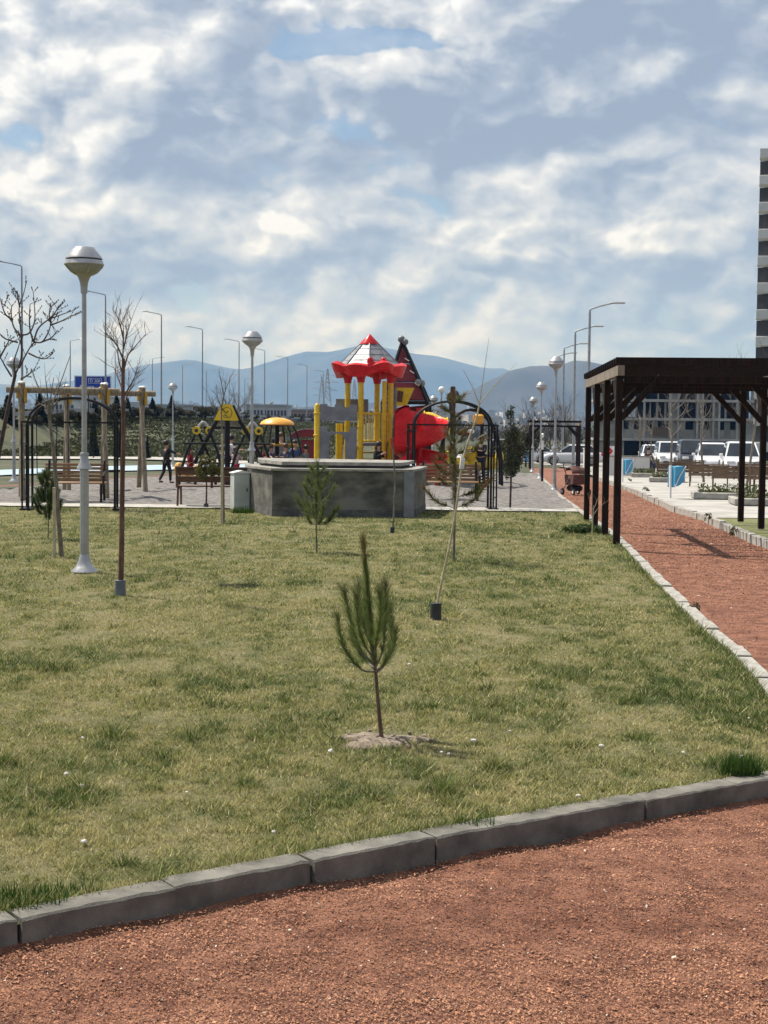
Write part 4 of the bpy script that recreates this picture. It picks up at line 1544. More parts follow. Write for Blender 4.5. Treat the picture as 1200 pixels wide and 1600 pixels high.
MB().ball(ap + Vector((.09, -.05, -.03)), 0.11, 12, 8).build('ball_joint', 'grey_plastic', r2)
jm = ap.lerp(bs[1], 0.68)
MB().ball(jm + Vector((-.04, -.05, 0)), 0.12, 12, 8).build('ball_joint', 'grey_plastic', r2)
MB().ball(jm + Vector((.08, .05, -.02)), 0.12, 12, 8).build('ball_joint', 'grey_plastic', r2)
for i in range(7):
    q = ap.lerp(bs[1], 0.2 + i * 0.1)
    MB().tube([q + Vector((-.16, -.12, .03)), q + Vector((-.02, -.12, -.06))], 0.02, 6).build('hand_grip', 'white_plastic' if i % 2 else 'maroon_panel', r2)
pol = [(XP(616), ZP(635)), (XP(616), ZP(607)), (XP(646), ZP(607)), (XP(634), ZP(635))]
MB().prism(pol, -0.80, -0.76, 'Y').build('front_panel', 'yellow_plastic', r2, smooth=False)
MB().prism([(XP(619), ZP(628)), (XP(620), ZP(611)), (XP(629), ZP(613)), (XP(627), ZP(629))], -0.83, -0.805, 'Y').build('panel_picture', 'cloth_brown', r2, smooth=False)
MB().prism([(XP(600), ZP(722)), (XP(600), ZP(640)), (XP(668), ZP(632)), (XP(668), ZP(722))], 0.3, 0.36, 'Y').build('back_wall', 'maroon_panel', r2, smooth=False)
MB().prism([(b.x, b.y) for b in bs], ZP(688) - 0.08, ZP(688), 'Z').build('platform', 'grey_plastic', r2, smooth=False)


# ------------------------------------------------------------------ red spiral slide
Ys = 44.0
o2 = at(655, Ys)
r3 = thing('spiral_slide', 'glossy red plastic spiral slide beside the castle tower', 'slide', o2)
turns, zt_, zb_ = 1.6, 1.85, 0.30
Ro, Ri = 0.80, 0.14
N_ = 64
prof = [(Ri, 0.18), (Ri + 0.03, 0.02), (Ri + 0.2, -0.06), (Ro - 0.22, -0.05), (Ro - 0.05, 0.08), (Ro, 0.24), (Ro + 0.03, 0.36), (Ro + 0.06, 0.37), (Ro + 0.04, 0.22), (Ro, 0.0),
        (Ro - 0.2, -0.12), (Ri + 0.2, -0.12), (Ri - 0.03, 0.0), (Ri - 0.04, 0.18)]
vs, fs = [], []
for i in range(N_ + 1):
    f = i / N_
    a = R(120) - f * turns * 2 * PI
    z = zt_ + (zb_ - zt_) * f
    hs = 1.0 + 0.3 * max(0, 1 - f * 2.2)
    for (rad, zz) in prof:
        z2 = zz * (hs if zz > 0.3 else 1)
        vs.append((rad * math.cos(a), rad * math.sin(a), z + z2))
n = len(prof)
for i in range(N_):
    for k in range(n):
        q = (k + 1) % n
        fs.append((i * n + k, i * n + q, i * n + n + q, i * n + n + k))
fs += [tuple(range(n)), tuple(reversed(range(N_ * n, N_ * n + n)))]
MB().add(vs, fs).build('chute', 'red_plastic', r3, ang=60)
MB().lathe([(0.09, 0), (0.09, zt_ + 0.5)], 12).build('centre_pole', 'red_plastic', r3)
# entry hood and run-out
pol = [(-0.78, 0.15)]
pol = [((px_ - 655) * Ys / FPX, W(655, py_, Ys).z - o2.z) for px_, py_ in [(616, 697), (617, 645), (622, 638), (631, 634), (638, 634), (640, 645), (637, 668), (638, 697)]]
for y_ in (-0.95, -0.35):
    MB().prism(pol, y_, y_ + 0.05, 'Y').build('side_wall', 'red_plastic', r3, ang=30)
arcp = [((px_ - 655) * Ys / FPX, W(655, py_, Ys).z - o2.z) for px_, py_ in [(617, 646), (622, 639), (631, 635), (638, 635)]]
MB().prism(arcp + [(u, v - 0.05) for u, v in reversed(arcp)], -0.95, -0.30, 'Y').build('hood', 'red_plastic', r3, ang=40)
for f_ in (0.25, 0.5, 0.75, 0.99):
    a_ = R(120) - f_ * turns * 2 * PI
    z_ = zt_ + (zb_ - zt_) * f_
    MB().tube([(rad_ * math.cos(a_), rad_ * math.sin(a_), z_ + zz_) for rad_, zz_ in prof[4:10]], 0.028, 6).build('flange', 'red_plastic', r3)
ngon = [((px_ - 655) * Ys / FPX, W(655, py_, Ys).z - o2.z) for px_, py_ in [(604, 737), (610, 726), (634, 710), (640, 706), (640, 742), (604, 745)]]
MB().prism(ngon, -1.05, -0.45, 'Y').build('run_out', 'red_plastic', r3, ang=30)
for z_ in (0.5,):
    MB().lathe([(0.05, 0), (0.05, 1.0)], 8, (0.8, 0.2, 0)).build('support', 'red_plastic', r3)
    MB().lathe([(0.05, 0), (0.05, 0.7)], 8, (0.5, -0.75, 0)).build('support', 'red_plastic', r3)

# yellow tube tunnel
Yq = 46.5
q = at(680, Yq)
r4 = thing('tube_tunnel', 'yellow plastic tube tunnel raised on posts beside the red slide', 'play tunnel', q)
zc = W(680, 662, Yq).z - q.z
pts = [(-0.35 + 0.12 * i, 0.25 - 0.02 * i * i * 0.3, zc + 0.10 * math.cos(i * 0.55)) for i in range(7)]
MB().tube(pts, [0.27, 0.29, 0.29, 0.29, 0.29, 0.29, 0.26], 18).build('tunnel', 'yellow_plastic', r4)
for i in (0, 3, 6):
    MB().lathe([(0.31, -0.02), (0.31, 0.02)], 18, pts[i], Matrix.Rotation(PI / 2, 3, 'Y')).build('tunnel_flange', 'yellow_plastic', r4)
for x_ in (-0.25, 0.28):
    MB().lathe([(0.04, 0), (0.04, zc - 0.2)], 8, (x_, 0.2, 0)).build('support', 'black_metal', r4)

# ------------------------------------------------------------------ ring climber with coloured seats
Yc = 45.0
q = at(735, Yc)
r5 = thing('ring_climber', 'black tube climbing frame with yellow and red panels behind the right arch', 'climbing frame', q)
kc = Yc / FPX
XC = lambda px: (px - 735) * kc
ZC = lambda py: W(735, py, Yc).z - q.z
for y_ in (-0.45, 0.45):
    MB().tube([(XC(735) - 0.95 * math.cos(PI * i / 16), y_, 0.05 + (ZC(640) - 0.05) * math.sin(PI * i / 16) ** 0.7) for i in range(17)], 0.04, 8).build('hoop', 'black_metal', r5)
for i in range(2, 15, 2):
    a = PI * i / 16
    z_ = 0.05 + (ZC(640) - 0.05) * math.sin(a) ** 0.7
    MB().tube([(-0.95 * math.cos(a), -0.45, z_), (-0.95 * math.cos(a), 0.45, z_)], 0.025, 6).build('rung', 'black_metal', r5)
MB().box((XC(746), -0.3, ZC(655)), (0.32, 0.28, 0.30), bev=0.05).build('basket', 'orange_plastic', r5)
MB().box((XC(724), -0.35, ZC(676)), (0.42, 0.2, 0.18), bev=0.04).build('seat', 'maroon_panel', r5)
MB().box((XC(734), -0.42, ZC(674)), (0.22, 0.12, 0.12), bev=0.03).build('panel', 'white_plastic', r5)
MB().box((XC(752), -0.2, ZC(668)), (0.10, 0.10, 1.0), bev=0.02).build('strut', 'black_metal', r5)
MB().lathe([(0.075, 0), (0.075, ZC(606)), (0.06, ZC(604))], 4, (XC(707), 0.1, 0)).build('mast', 'black_metal', r5)
m = MB()
m.ball((XC(702), 0.0, ZC(622)), 0.12, 10, 7, (0.8, .8, 1.7))
m.ball((XC(712), 0.0, ZC(620)), 0.12, 10, 7, (0.8, .8, 1.6))
m.ball((XC(705), 0.0, ZC(638)), 0.11, 10, 7, (0.8, .8, 1.9))
m.build('mast_padding', 'pot_black', r5)


# ------------------------------------------------------------------ spring riders
def make_rider(loc, rz, body, seat, label, s=1.0):
    r = thing('spring_rider', label, 'spring rider', loc, rz)
    pts = [(0.09 * math.cos(i * 0.9), 0.09 * math.sin(i * 0.9), 0.01 + i * 0.30 / 28) for i in range(29)]
    MB().tube(pts, 0.016, 6).build('spring', 'black_metal', r)
    b = MB()
    b.ball((0, 0, 0.52), 0.24, 16, 10, (1.7, 0.6, 0.8))
    b.ball((-0.36, 0, 0.72), 0.17, 14, 9, (1.1, 0.7, 1.15))
    b.ball((-0.47, 0, 0.64), 0.10, 12, 8, (1.2, 0.7, 0.7))
    b.ball((0.36, 0, 0.66), 0.12, 12, 8, (0.9, 0.7, 1.4))
    b.build('body', body, r)
    MB().box((0.08, 0, 0.70), (0.30, 0.22, 0.07), bev=0.03).build('seat', seat, r)
    MB().tube([(-0.22, -0.2, 0.84), (-0.22, 0.2, 0.84)], 0.02, 8).build('handlebar', 'black_metal', r)
    MB().tube([(0.0, -0.22, 0.38), (0.0, 0.22, 0.38)], 0.025, 8).build('footrest', 'black_metal', r)
    for y_ in (-0.12, 0.12):
        MB().ball((-0.40, y_, 0.78), 0.035, 8, 6).build('eye', 'white_plastic', r)
    r.scale = (s, s, s)
    return r


make_rider(G(757, 757), 0.2, 'yellow_plastic', 'pot_black', 'large yellow spring rider behind the post of the right arch', 1.35)
make_rider(G(716, 748), 0.1, 'yellow_plastic', 'white_plastic', 'yellow spring rider half hidden by the sparse brown pine', 1.15)
make_rider(G(734, 744), 0.3, 'white_plastic', 'orange_plastic', 'white spring rider with an orange seat between two yellow ones', 1.05)
make_rider(G(293, 757), 0.05, 'orange_plastic', 'red_plastic', 'orange spring rider behind the dark brown plank bench', 0.72)

# ------------------------------------------------------------------ black tube swing with yellow sign
Yw = 43.0
q = at(352, Yw)
r6 = thing('play_swing', 'black tube swing with yellow ring joints and a yellow trapezoid sign on top', 'swing', q)
kw = Yw / FPX
XS = lambda px: (px - 352) * kw
ZS = lambda py: W(352, py, Yw).z - q.z
for c_ in (318, 395):
    xl_, xr_ = XS(c_ - 10), XS(c_ + 10)
    zj = ZS(673)
    for (xj, s) in ((xl_, -1), (xr_, 1)):
        MB().tube([(xj, -0.1, zj), (xj + s * 0.26, -0.3, zj * 0.62), (xj + s * 0.44, -0.45, zj * 0.2), (xj + s * 0.46, -0.48, 0)], 0.042, 8).build('leg', 'black_metal', r6)
        MB().tube([(xj, 0.1, zj), (xj - s * 0.26, 0.35, zj * 0.6), (xj - s * 0.5, 0.5, 0)], 0.042, 8).build('leg', 'black_metal', r6)
        MB().lathe([(0.055, -0.05), (0.115, -0.05), (0.12, 0), (0.115, 0.05), (0.055, 0.05)], 16, (xj, -0.13, zj), Matrix.Rotation(PI / 2, 3, 'X')).build('ring_joint', 'yellow_plastic', r6)
        MB().lathe([(0.055, -0.06), (0.055, 0.06)], 12, (xj, -0.135, zj), Matrix.Rotation(PI / 2, 3, 'X')).build('joint_hub', 'pot_black', r6)
    MB().tube([(xl_ - 0.36, -0.36, ZS(693)), (xr_ + 0.36, -0.36, ZS(693))], 0.03, 8).build('cross_bar', 'black_metal', r6)
    MB().tube([(xl_ + (xr_ - xl_) * i / 10, -0.05, zj + 0.24 * math.sin(PI * i / 10)) for i in range(11)], 0.04, 8).build('top_arc', 'grey_steel', r6)
MB().lathe([(0.075, 0), (0.075, ZS(656))], 12, (XS(357), -0.3, 0)).build('sign_post', 'black_metal', r6)
MB().tube([(XS(341), -0.2, ZS(655)), (XS(306), -0.3, ZS(724))], 0.06, 8).build('brace', 'black_metal', r6)
MB().tube([(XS(364), -0.2, ZS(634)), (XS(374), -0.2, ZS(655)), (XS(418), -0.3, ZS(728))], 0.06, 8).build('brace', 'black_metal', r6)
pol = [(XS(336.5), ZS(657)), (XS(375), ZS(657)), (XS(364), ZS(632)), (XS(349), ZS(632))]
sg = MB().prism(pol, -0.44, -0.39, 'Y').build('sign_board', 'yellow_plastic', r6, smooth=False)
m = MB()
for i in range(14):
    a0 = R(-150) + i * R(21)
    m.tube([(XS(357) + 0.145 * math.cos(a0), -0.445, ZS(645) + 0.15 * math.sin(a0)), (XS(357) + 0.145 * math.cos(a0 + .37), -0.445, ZS(645) + 0.15 * math.sin(a0 + .37))], 0.008, 5)
m.tube([(XS(351), -0.445, ZS(641)), (XS(356), -0.445, ZS(646)), (XS(359), -0.445, ZS(642))], 0.014, 5)
m.tube([(XS(353), -0.445, ZS(648)), (XS(358), -0.445, ZS(651))], 0.012, 5)
m.ball((XS(350), -0.445, ZS(640)), 0.03, 8, 6, (1, .3, 1))
m.build('pictogram', 'pot_black', sg)
MB().tube([(XS(318), 0, ZS(668)), (XS(395), 0, ZS(668))], 0.045, 8).build('top_beam', 'black_metal', r6)

# ------------------------------------------------------------------ carousel
Yk = 45.5
q = at(433, Yk)
r7 = thing('carousel', 'small roundabout with an orange domed canopy and black tube legs', 'carousel', q)
kk = Yk / FPX
ZK = lambda py: W(433, py, Yk).z - q.z
zc = ZK(664)
MB().lathe([(0.52, zc), (0.535, zc + 0.02), (0.49, zc + 0.10), (0.36, zc + 0.17), (0.2, zc + 0.215), (0.03, zc + 0.23)], 28).build('canopy', 'orange_plastic', r7)
MB().lathe([(0.515, zc - 0.02), (0.515, zc + 0.002)], 28).build('canopy_rim', 'maroon_panel', r7)
MB().lathe([(0.07, 0), (0.07, zc)], 12).build('centre_pole', 'black_metal', r7)
MB().lathe([(0.80, 0.12), (0.80, 0.17), (0.3, 0.18)], 28).build('floor_disc', 'galvanised', r7)
for i in range(6):
    a = i * PI / 3 + 0.25
    c, s = math.cos(a), math.sin(a)
    MB().tube([(0.48 * c, 0.48 * s, zc), (0.62 * c, 0.62 * s, zc - 0.25), (0.76 * c, 0.76 * s, zc * 0.55), (0.8 * c, 0.8 * s, 0.15)], 0.026, 8).build('canopy_leg', 'black_metal', r7)
MB().tube([(0.62 * math.cos(2 * PI * i / 30), 0.62 * math.sin(2 * PI * i / 30), ZK(695)) for i in range(31)], 0.035, 8).build('hand_ring', 'yellow_metal', r7)
for i in range(6):
    a = i * PI / 3
    MB().box((0.5 * math.cos(a), 0.5 * math.sin(a), 0.5), (0.3, 0.26, 0.05), rz=a).build('seat', 'maroon_panel', r7)

# little play house behind
q = at(484, 52)
r8 = thing('play_house', 'dark maroon play hut with a pale curved roof behind the roundabout', 'play house', q)
MB().box((0.1, 0.4, 0.7), (0.8, 0.9, 1.4), bev=0.02).build('wall', 'maroon_panel', r8)
pol = [(0.68 * math.cos(PI * i / 12), 1.5 + 0.28 * math.sin(PI * i / 12)) for i in range(13)]
MB().prism(pol, -0.15, 0.95, 'Y').build('roof', 'maroon_panel', r8, ang=40)
for i in range(4):
    a, b = PI * (i * 3) / 12, PI * (i * 3 + 2.6) / 12
    pol = [(0.70 * math.cos(a + (b - a) * k / 4), 1.5 + 0.30 * math.sin(a + (b - a) * k / 4)) for k in range(5)] + [(0.67 * math.cos(b - (b - a) * k / 4), 1.5 + 0.275 * math.sin(b - (b - a) * k / 4)) for k in range(5)]
    MB().prism(pol, -0.18, 0.97, 'Y').build('roof_strip', 'cloth_pink', r8, ang=40)
MB().box((-0.85, 0.2, 1.45), (1.0, 0.1, 0.08)).build('canopy_bar', 'grey_plastic', r8)
for x_ in (-1.3, -0.6):
    MB().lathe([(0.04, 0), (0.04, 1.45)], 8, (x_, 0.2, 0)).build('canopy_post', 'black_metal', r8)

# black and white marker post on the gravel
q = G(847, 752)
r = thing('marker_post', 'slim square post, black below and white above, on the gravel', 'post', q)
hh = W(847, 677, q.y).z - q.z
MB().box((0, 0, hh * 0.33), (0.08, 0.08, hh * 0.66)).build('lower_part', 'black_metal', r)
MB().box((0, 0, hh * 0.82), (0.07, 0.07, hh * 0.32)).build('upper_part', 'white_plastic', r)
MB().lathe([(0.06, hh * 0.98), (0.02, hh)], 4).build('cap', 'white_plastic', r)
MB().box((0, -0.04, hh * 0.88), (0.05, 0.01, hh * 0.06)).build('reflector', 'black_metal', r)

# ------------------------------------------------------------------ stroller
q = G(899, 768) + Vector((0, 0, -0.095))
r = thing('stroller', 'brown hooded baby stroller parked on the red path', 'stroller', q, 0.35)
r.scale = (0.95, 0.95, 0.9)
vs, fs = [], []
hood = MB()
for i in range(9):
    a = PI * 0.08 + PI * 0.72 * i / 8
    for k in range(7):
        x_ = -0.23 + 0.46 * k / 6
        rr = 0.30 * (1 - 0.12 * abs(k - 3) / 3)
        vs.append((x_, 0.02 - rr * math.cos(a), 0.60 + rr * math.sin(a)))
for i in range(8):
    for k in range(6):
        fs.append((i * 7 + k, i * 7 + k + 1, i * 7 + k + 8, i * 7 + k + 7))
o = hood.add(vs, fs).build('hood', 'cloth_brown', r, ang=80)
md = o.modifiers.new('thickness', 'SOLIDIFY')
md.thickness = 0.015
MB().prism([(-0.26, 0.34), (0.22, 0.30), (0.30, 0.62), (-0.30, 0.64)], -0.22, 0.22, 'X').build('seat_shell', 'cloth_brown', r, smooth=False)
MB().box((0, 0.05, 0.21), (0.36, 0.42, 0.18), bev=0.05).build('basket', 'cloth_black', r)
for s in (-1, 1):
    MB().tube([(s * 0.24, -0.36, 0.12), (s * 0.24, 0.05, 0.5), (s * 0.22, 0.38, 0.92)], 0.014, 6).build('frame_bar', 'black_metal', r)
    MB().tube([(s * 0.24, 0.32, 0.12), (s * 0.24, -0.05, 0.55)], 0.014, 6).build('frame_bar', 'galvanised', r)
    for y_ in (-0.36, 0.32):
        w_ = MB().lathe([(0.03, -0.02), (0.095, -0.02), (0.1, 0), (0.095, 0.02), (0.03, 0.02)], 16, (s * 0.26, y_, 0.1), Matrix.Rotation(PI / 2, 3, 'Y')).build('wheel', 'tyre', r)
        MB().lathe([(0.05, -0.024), (0.05, 0.024)], 12, (s * 0.26, y_, 0.1), Matrix.Rotation(PI / 2, 3, 'Y')).build('rim', 'white_plastic', w_)
MB().tube([(-0.22, 0.38, 0.92), (-0.2, 0.42, 0.95), (0.2, 0.42, 0.95), (0.22, 0.38, 0.92)], 0.018, 6).build('handle', 'black_metal', r)

# ------------------------------------------------------------------ trees and plants
def spline(pts, n):
    """Catmull-Rom through points"""
    P = [Vector(p) for p in pts]
    P = [P[0] * 2 - P[1]] + P + [P[-1] * 2 - P[-2]]
    out = []
    for i in range(1, len(P) - 2):
        for k in range(n):
            t = k / n
            a, b, c, d = P[i - 1], P[i], P[i + 1], P[i + 2]
            out.append(0.5 * ((2 * b) + (c - a) * t + (2 * a - 5 * b + 4 * c - d) * t * t + (3 * b - a - 3 * c + d) * t ** 3))
    out.append(P[-2])
    return out


def taper(n, a, b):
    return [a + (b - a) * i / (n - 1) for i in range(n)]


def twigs(m, pts, r0, n, L, rnd, up=0.4, depth=1, buds=None):
    """side shoots along a limb"""
    for _ in range(n):
        i = rnd.randint(max(1, len(pts) // 3), len(pts) - 1)
        p = pts[i]
        d = (pts[i] - pts[i - 1]).normalized()
        s = Vector((rnd.gauss(0, 1), rnd.gauss(0, 1), rnd.gauss(0, 0.6))).normalized()
        v = (d * 0.6 + s * 0.8 + Vector((0, 0, up))).normalized()
        l = L * rnd.uniform(0.5, 1.2)
        q1 = p + v * l * 0.5 + Vector((rnd.gauss(0, 1), rnd.gauss(0, 1), 0)) * l * 0.05
        q2 = p + v * l + Vector((0, 0, up * 0.25 * l))
        tp = [p, q1, q2]
        m.tube(tp, [r0, r0 * 0.8, r0 * 0.5], 4, cap=False)
        if buds is not None:
            for f in (0.5, 0.8, 1.0):
                c = p.lerp(q2, f)
                buds.ball(c, r0 * 2.0, 5, 4, (1, 1, 1.5))
        if depth > 1:
            twigs(m, [p, q1, q2], r0 * 0.6, 2, L * 0.55, rnd, up, depth - 1, buds)


def pixel_tree(name, label, cat, base_px, trunk, limbs, r_t, r_l, bark, seed, ntw, twl, buds=False, dj=0.25, group=None, up=0.4, extra=None, depth=1):
    """tree whose trunk and limbs follow points measured in the photograph, spread in depth"""
    rnd = random.Random(seed)
    base = G(*base_px)
    Y = base.y
    root = thing(name, label, cat, base, 0, group)

    def L(pl, spread):
        out = []
        dy = rnd.uniform(-spread, spread)
        n = len(pl)
        for i, (x, y) in enumerate(pl):
            w = W(x, y, Y + dy * (i / max(1, n - 1)))
            out.append(w - base)
        return out
    tp = L(trunk, 0.05)
    tp[0].z = -0.05
    sp = spline(tp, 6)
    MB().tube(sp, taper(len(sp), r_t, r_t * 0.55), 10).build('trunk', bark, root)
    c = MB()
    b = MB() if buds else None
    for pl in limbs:
        s = spline(L(pl, dj), 5)
        if twl and len(s) > 2:
            pass
        c.tube(s, taper(len(s), r_l, r_l * 0.35), 6)
        twigs(c, s, r_l * 0.30, ntw, twl, rnd, up, depth, b)
    if limbs:
        c.build('crown', bark, root, fix=False)
    if b and b.v:
        b.build('buds', 'bark_dark', root, fix=False)['kind'] = 'stuff'
    return root, base


def sleeve(root, r, h, mat='pot_black', tilt=0.0):
    MB().lathe([(r * 1.02, -0.03), (r, h * 0.98), (r * 0.9, h), (r * 0.6, h - 0.01)], 14).build('trunk_sleeve', mat, root)


# budding tree on the left edge
pixel_tree('budding_tree', 'leaning young tree with dark budding branches beside the log swing', 'tree', (-17, 790),
           [(-17, 790), (-8, 740), (2, 690), (14, 630), (24, 585)],
           [[(24, 585), (33, 560), (33, 525), (31, 500), (30, 480), (36, 462), (42, 438)], [(33, 525), (22, 512), (18, 495), (18, 480), (21, 475)],
            [(24, 585), (22, 565), (28, 545), (33, 528)], [(30, 575), (40, 555), (50, 538), (54, 535)], [(54, 535), (66, 534), (75, 520), (79, 508), (80, 500)],
            [(53, 532), (60, 513), (75, 500), (95, 492), (112, 486)], [(52, 534), (47, 515), (46, 495), (47, 475)],
            [(34, 524), (46, 520), (54, 502), (54, 480), (52, 457)], [(18, 588), (8, 572), (0, 558), (-12, 545)], [(31, 480), (28, 465), (27, 454)],
            [(75, 500), (85, 490), (92, 477)], [(78, 502), (77, 490), (80, 473)], [(79, 508), (95, 502), (112, 493)], [(45, 552), (60, 559), (72, 560), (83, 552)],
            [(33, 592), (45, 585), (56, 574)], [(-12, 545), (-20, 510), (-15, 480)], [(28, 535), (10, 530), (0, 522), (-10, 505)], [(66, 534), (80, 528), (90, 516)],
            [(0, 558), (10, 540), (15, 530)], [(20, 500), (8, 490), (0, 466)]],
           0.060, 0.021, 'bark_dark', 3, 6, 0.24, True, 0.8, up=0.35)

# bare sapling in front of the lamp
rt, b = pixel_tree('bare_sapling', 'bare red barked sapling in a dark trunk sleeve beside the tall lamp', 'sapling', (188, 929),
           [(188, 929), (190, 850), (191, 760), (193, 680), (192, 610), (193, 560)],
           [[(193, 600), (192, 560), (193, 525), (192, 500)], [(193, 590), (185, 560), (184, 530)], [(193, 580), (200, 555), (208, 545), (228, 522)],
            [(192, 560), (180, 535), (164, 520)], [(193, 620), (205, 600), (212, 585)], [(193, 545), (199, 520), (205, 500)], [(192, 610), (184, 590), (178, 575)],
            [(193, 530), (187, 505), (180, 487)], [(193, 640), (200, 615), (208, 604)]],
           0.030, 0.0095, 'bark_red', 5, 9, 0.18, False, 0.22, depth=2)
sleeve(rt, 0.055, 0.15, 'pot_grey')

# forked sapling with stake, and little pine beside it
rt, b = pixel_tree('staked_sapling', 'bare forked sapling tied to a pale wooden stake left of the tall lamp', 'sapling', (97, 869),
           [(97, 869), (92, 820), (87, 745), (83, 700), (78, 660), (76, 640)],
           [[(76, 645), (66, 620), (58, 600), (50, 580)], [(76, 645), (74, 615), (71, 590)], [(77, 640), (80, 615), (84, 590)], [(78, 650), (90, 625), (100, 606)],
            [(78, 640), (92, 605), (110, 555)], [(77, 650), (70, 635), (60, 630)], [(77, 645), (86, 620), (90, 600)]],
           0.032, 0.012, 'bark_grey', 8, 4, 0.2, False, 0.2)
st = G(85, 870) - b
MB().box((st.x, st.y, 0.44), (0.035, 0.035, 0.92), bev=0.004).build('stake', 'bark_pale', rt)

rt, b = pixel_tree('staked_sapling', 'thin bare sapling tied to a pale stake in front of the plank bench', 'sapling', (350, 817),
           [(350, 817), (349, 740), (347, 680), (346, 640), (350, 615)],
           [[(350, 617), (345, 595), (342, 575)], [(350, 617), (356, 600), (366, 578)], [(348, 630), (352, 610), (352, 596)], [(347, 640), (340, 620), (338, 600)]],
           0.018, 0.009, 'bark_grey', 12, 2, 0.15, False, 0.15)
st = G(346.5, 818) - b
MB().box((st.x, st.y, 0.78), (0.040, 0.035, 1.60), bev=0.004).build('stake', 'bark_pale', rt)

rt, b = pixel_tree('bent_sapling', 'thin bent grey sapling in a small black sleeve before the concrete chamber', 'sapling', (613, 832),
           [(613, 832), (616, 790), (617, 750), (615, 715), (613, 690), (614, 660), (617, 636)],
           [[(614, 665), (610, 650), (609, 640)], [(616, 640), (619, 622), (618, 612)]], 0.017, 0.006, 'bark_grey', 14, 1, 0.1, False, 0.1)
sleeve(rt, 0.035, 0.09)

rt, b = pixel_tree('leaning_sapling', 'pale leaning sapling with a black sleeve and white tape on the lawn', 'sapling', (681, 966),
           [(681, 966), (684, 940), (691, 905), (704, 845), (714, 785), (722, 725), (733, 685), (744, 655), (749, 632)],
           [[(749, 632), (753, 605), (758, 570), (764, 528)], [(749, 632), (765, 612), (785, 590), (803, 572)], [(749, 632), (738, 605), (724, 578)],
            [(724, 715), (740, 690), (762, 676)]], 0.013, 0.005, 'bark_pale', 16, 1, 0.05, False, 0.12)
sleeve(rt, 0.05, 0.14)
w_ = W(722, 724, b.y) - b
MB().tube([w_ + Vector((-.004, 0, -.05)), w_ + Vector((.006, 0, .05))], 0.022, 8).build('tape', 'tape_white', rt)


# ------------------------------------------------------------------ pines
def needles(branches, per_m, length, ang, w, cols, start=0.2, seed=0, tipc=None):
    g = np.random.default_rng(seed)
    V, C = [], []
    for pts in branches:
        P = np.array([tuple(p) for p in pts], float)
        seg = np.linalg.norm(np.diff(P, axis=0), axis=1)
        cum = np.concatenate([[0], np.cumsum(seg)])
        tot = cum[-1]
        n = int(tot * (1 - start) * per_m)
        q = tot * (start + (1 - start) * g.uniform(0, 1, n))
        i = np.clip(np.searchsorted(cum, q) - 1, 0, len(seg) - 1)
        f = ((q - cum[i]) / seg[i])[:, None]
        p = P[i] * (1 - f) + P[i + 1] * f
        d = (P[i + 1] - P[i]) / seg[i][:, None]
        r = g.normal(0, 1, (n, 3))
        r -= d * (r * d).sum(1)[:, None]
        r /= np.linalg.norm(r, axis=1)[:, None] + 1e-9
        a = np.abs(g.normal(ang, ang * 0.3, n))[:, None]
        v = d * np.cos(a) + r * np.sin(a)
        v[:, 2] += 0.12
        v /= np.linalg.norm(v, axis=1)[:, None]
        L = length * g.uniform(0.6, 1.15, n)[:, None]
        side = np.cross(v, g.normal(0, 1, (n, 3)))
        side /= np.linalg.norm(side, axis=1)[:, None] + 1e-9
        V.append(np.stack([p - side * w / 2, p + side * w / 2, p + v * L], 1))
        t = g.uniform(0, 1, n)[:, None]
        c = (np.array(cols[0]) * (1 - t) + np.array(cols[1]) * t) * g.uniform(0.75, 1.3, n)[:, None]
        if tipc is not None:
            k = (q / tot > 0.86)[:, None]
            c = np.where(k, np.array(tipc) * g.uniform(0.8, 1.2, n)[:, None], c)
        C.append(np.repeat(c, 3, axis=0))
    return np.concatenate(V).reshape(-1, 3), np.concatenate(C)


PINE = ((0.095, 0.140, 0.042), (0.235, 0.285, 0.105))
# the young pine in front
base = G(596, 1151)
r = thing('young_pine', 'young pine with upright candle branches planted in bare soil on the lawn', 'pine tree', base)
Yp_ = base.y
Pq = lambda x, y, dy=0.0: W(x, y, Yp_ + dy) - base
leader = spline([Pq(596, 1153), Pq(591, 1100), Pq(587, 1050), Pq(581, 990), Pq(574, 920), Pq(567, 845)], 6)
MB().tube(leader, taper(len(leader), 0.0125, 0.003), 9).build('trunk', 'bark_red', r)
BR = [[(586, 1050, 0), (565, 1046, -.05), (541, 1018, -.08), (530, 990, -.09), (527, 962, -.09)],
      [(585, 1040, 0), (562, 1012, .05), (547, 965, .08), (537, 922, .09)],
      [(584, 1030, 0), (566, 1000, -.09), (558, 960, -.13), (556, 930, -.14)],
      [(586, 1045, 0), (598, 1015, -.04), (602, 960, -.06), (603, 913, -.07)],
      [(587, 1052, 0), (601, 1038, .06), (612, 1000, .09), (608, 948, .10)],
      [(587, 1050, 0), (602, 1035, -.10), (614, 1012, -.14), (617, 985, -.15)],
      [(585, 1035, 0), (580, 1000, .14), (572, 960, .18), (570, 925, .19)],
      [(584, 1025, 0), (590, 990, -.12), (594, 955, -.16), (592, 925, -.17)],
      [(583, 1015, 0), (570, 985, .04), (561, 945, .06), (560, 915, .07)],
      [(584, 1020, 0), (596, 985, .10), (598, 945, .13), (596, 920, .14)],
      [(585, 1046, 0), (570, 1030, .12), (556, 1010, .16), (548, 985, .17)]]
limb = MB()
pts_ = []
for b_ in BR:
    s = spline([Pq(*q) for q in b_], 6)
    limb.tube(s, taper(len(s), 0.006, 0.0025), 6)
    pts_.append(s)
limb.build('branches', 'bark_grey', r, fix=False)
v1, c1 = needles(pts_, 1500, 0.100, 0.52, 0.0027, PINE, 0.20, 1, (0.13, 0.145, 0.06))
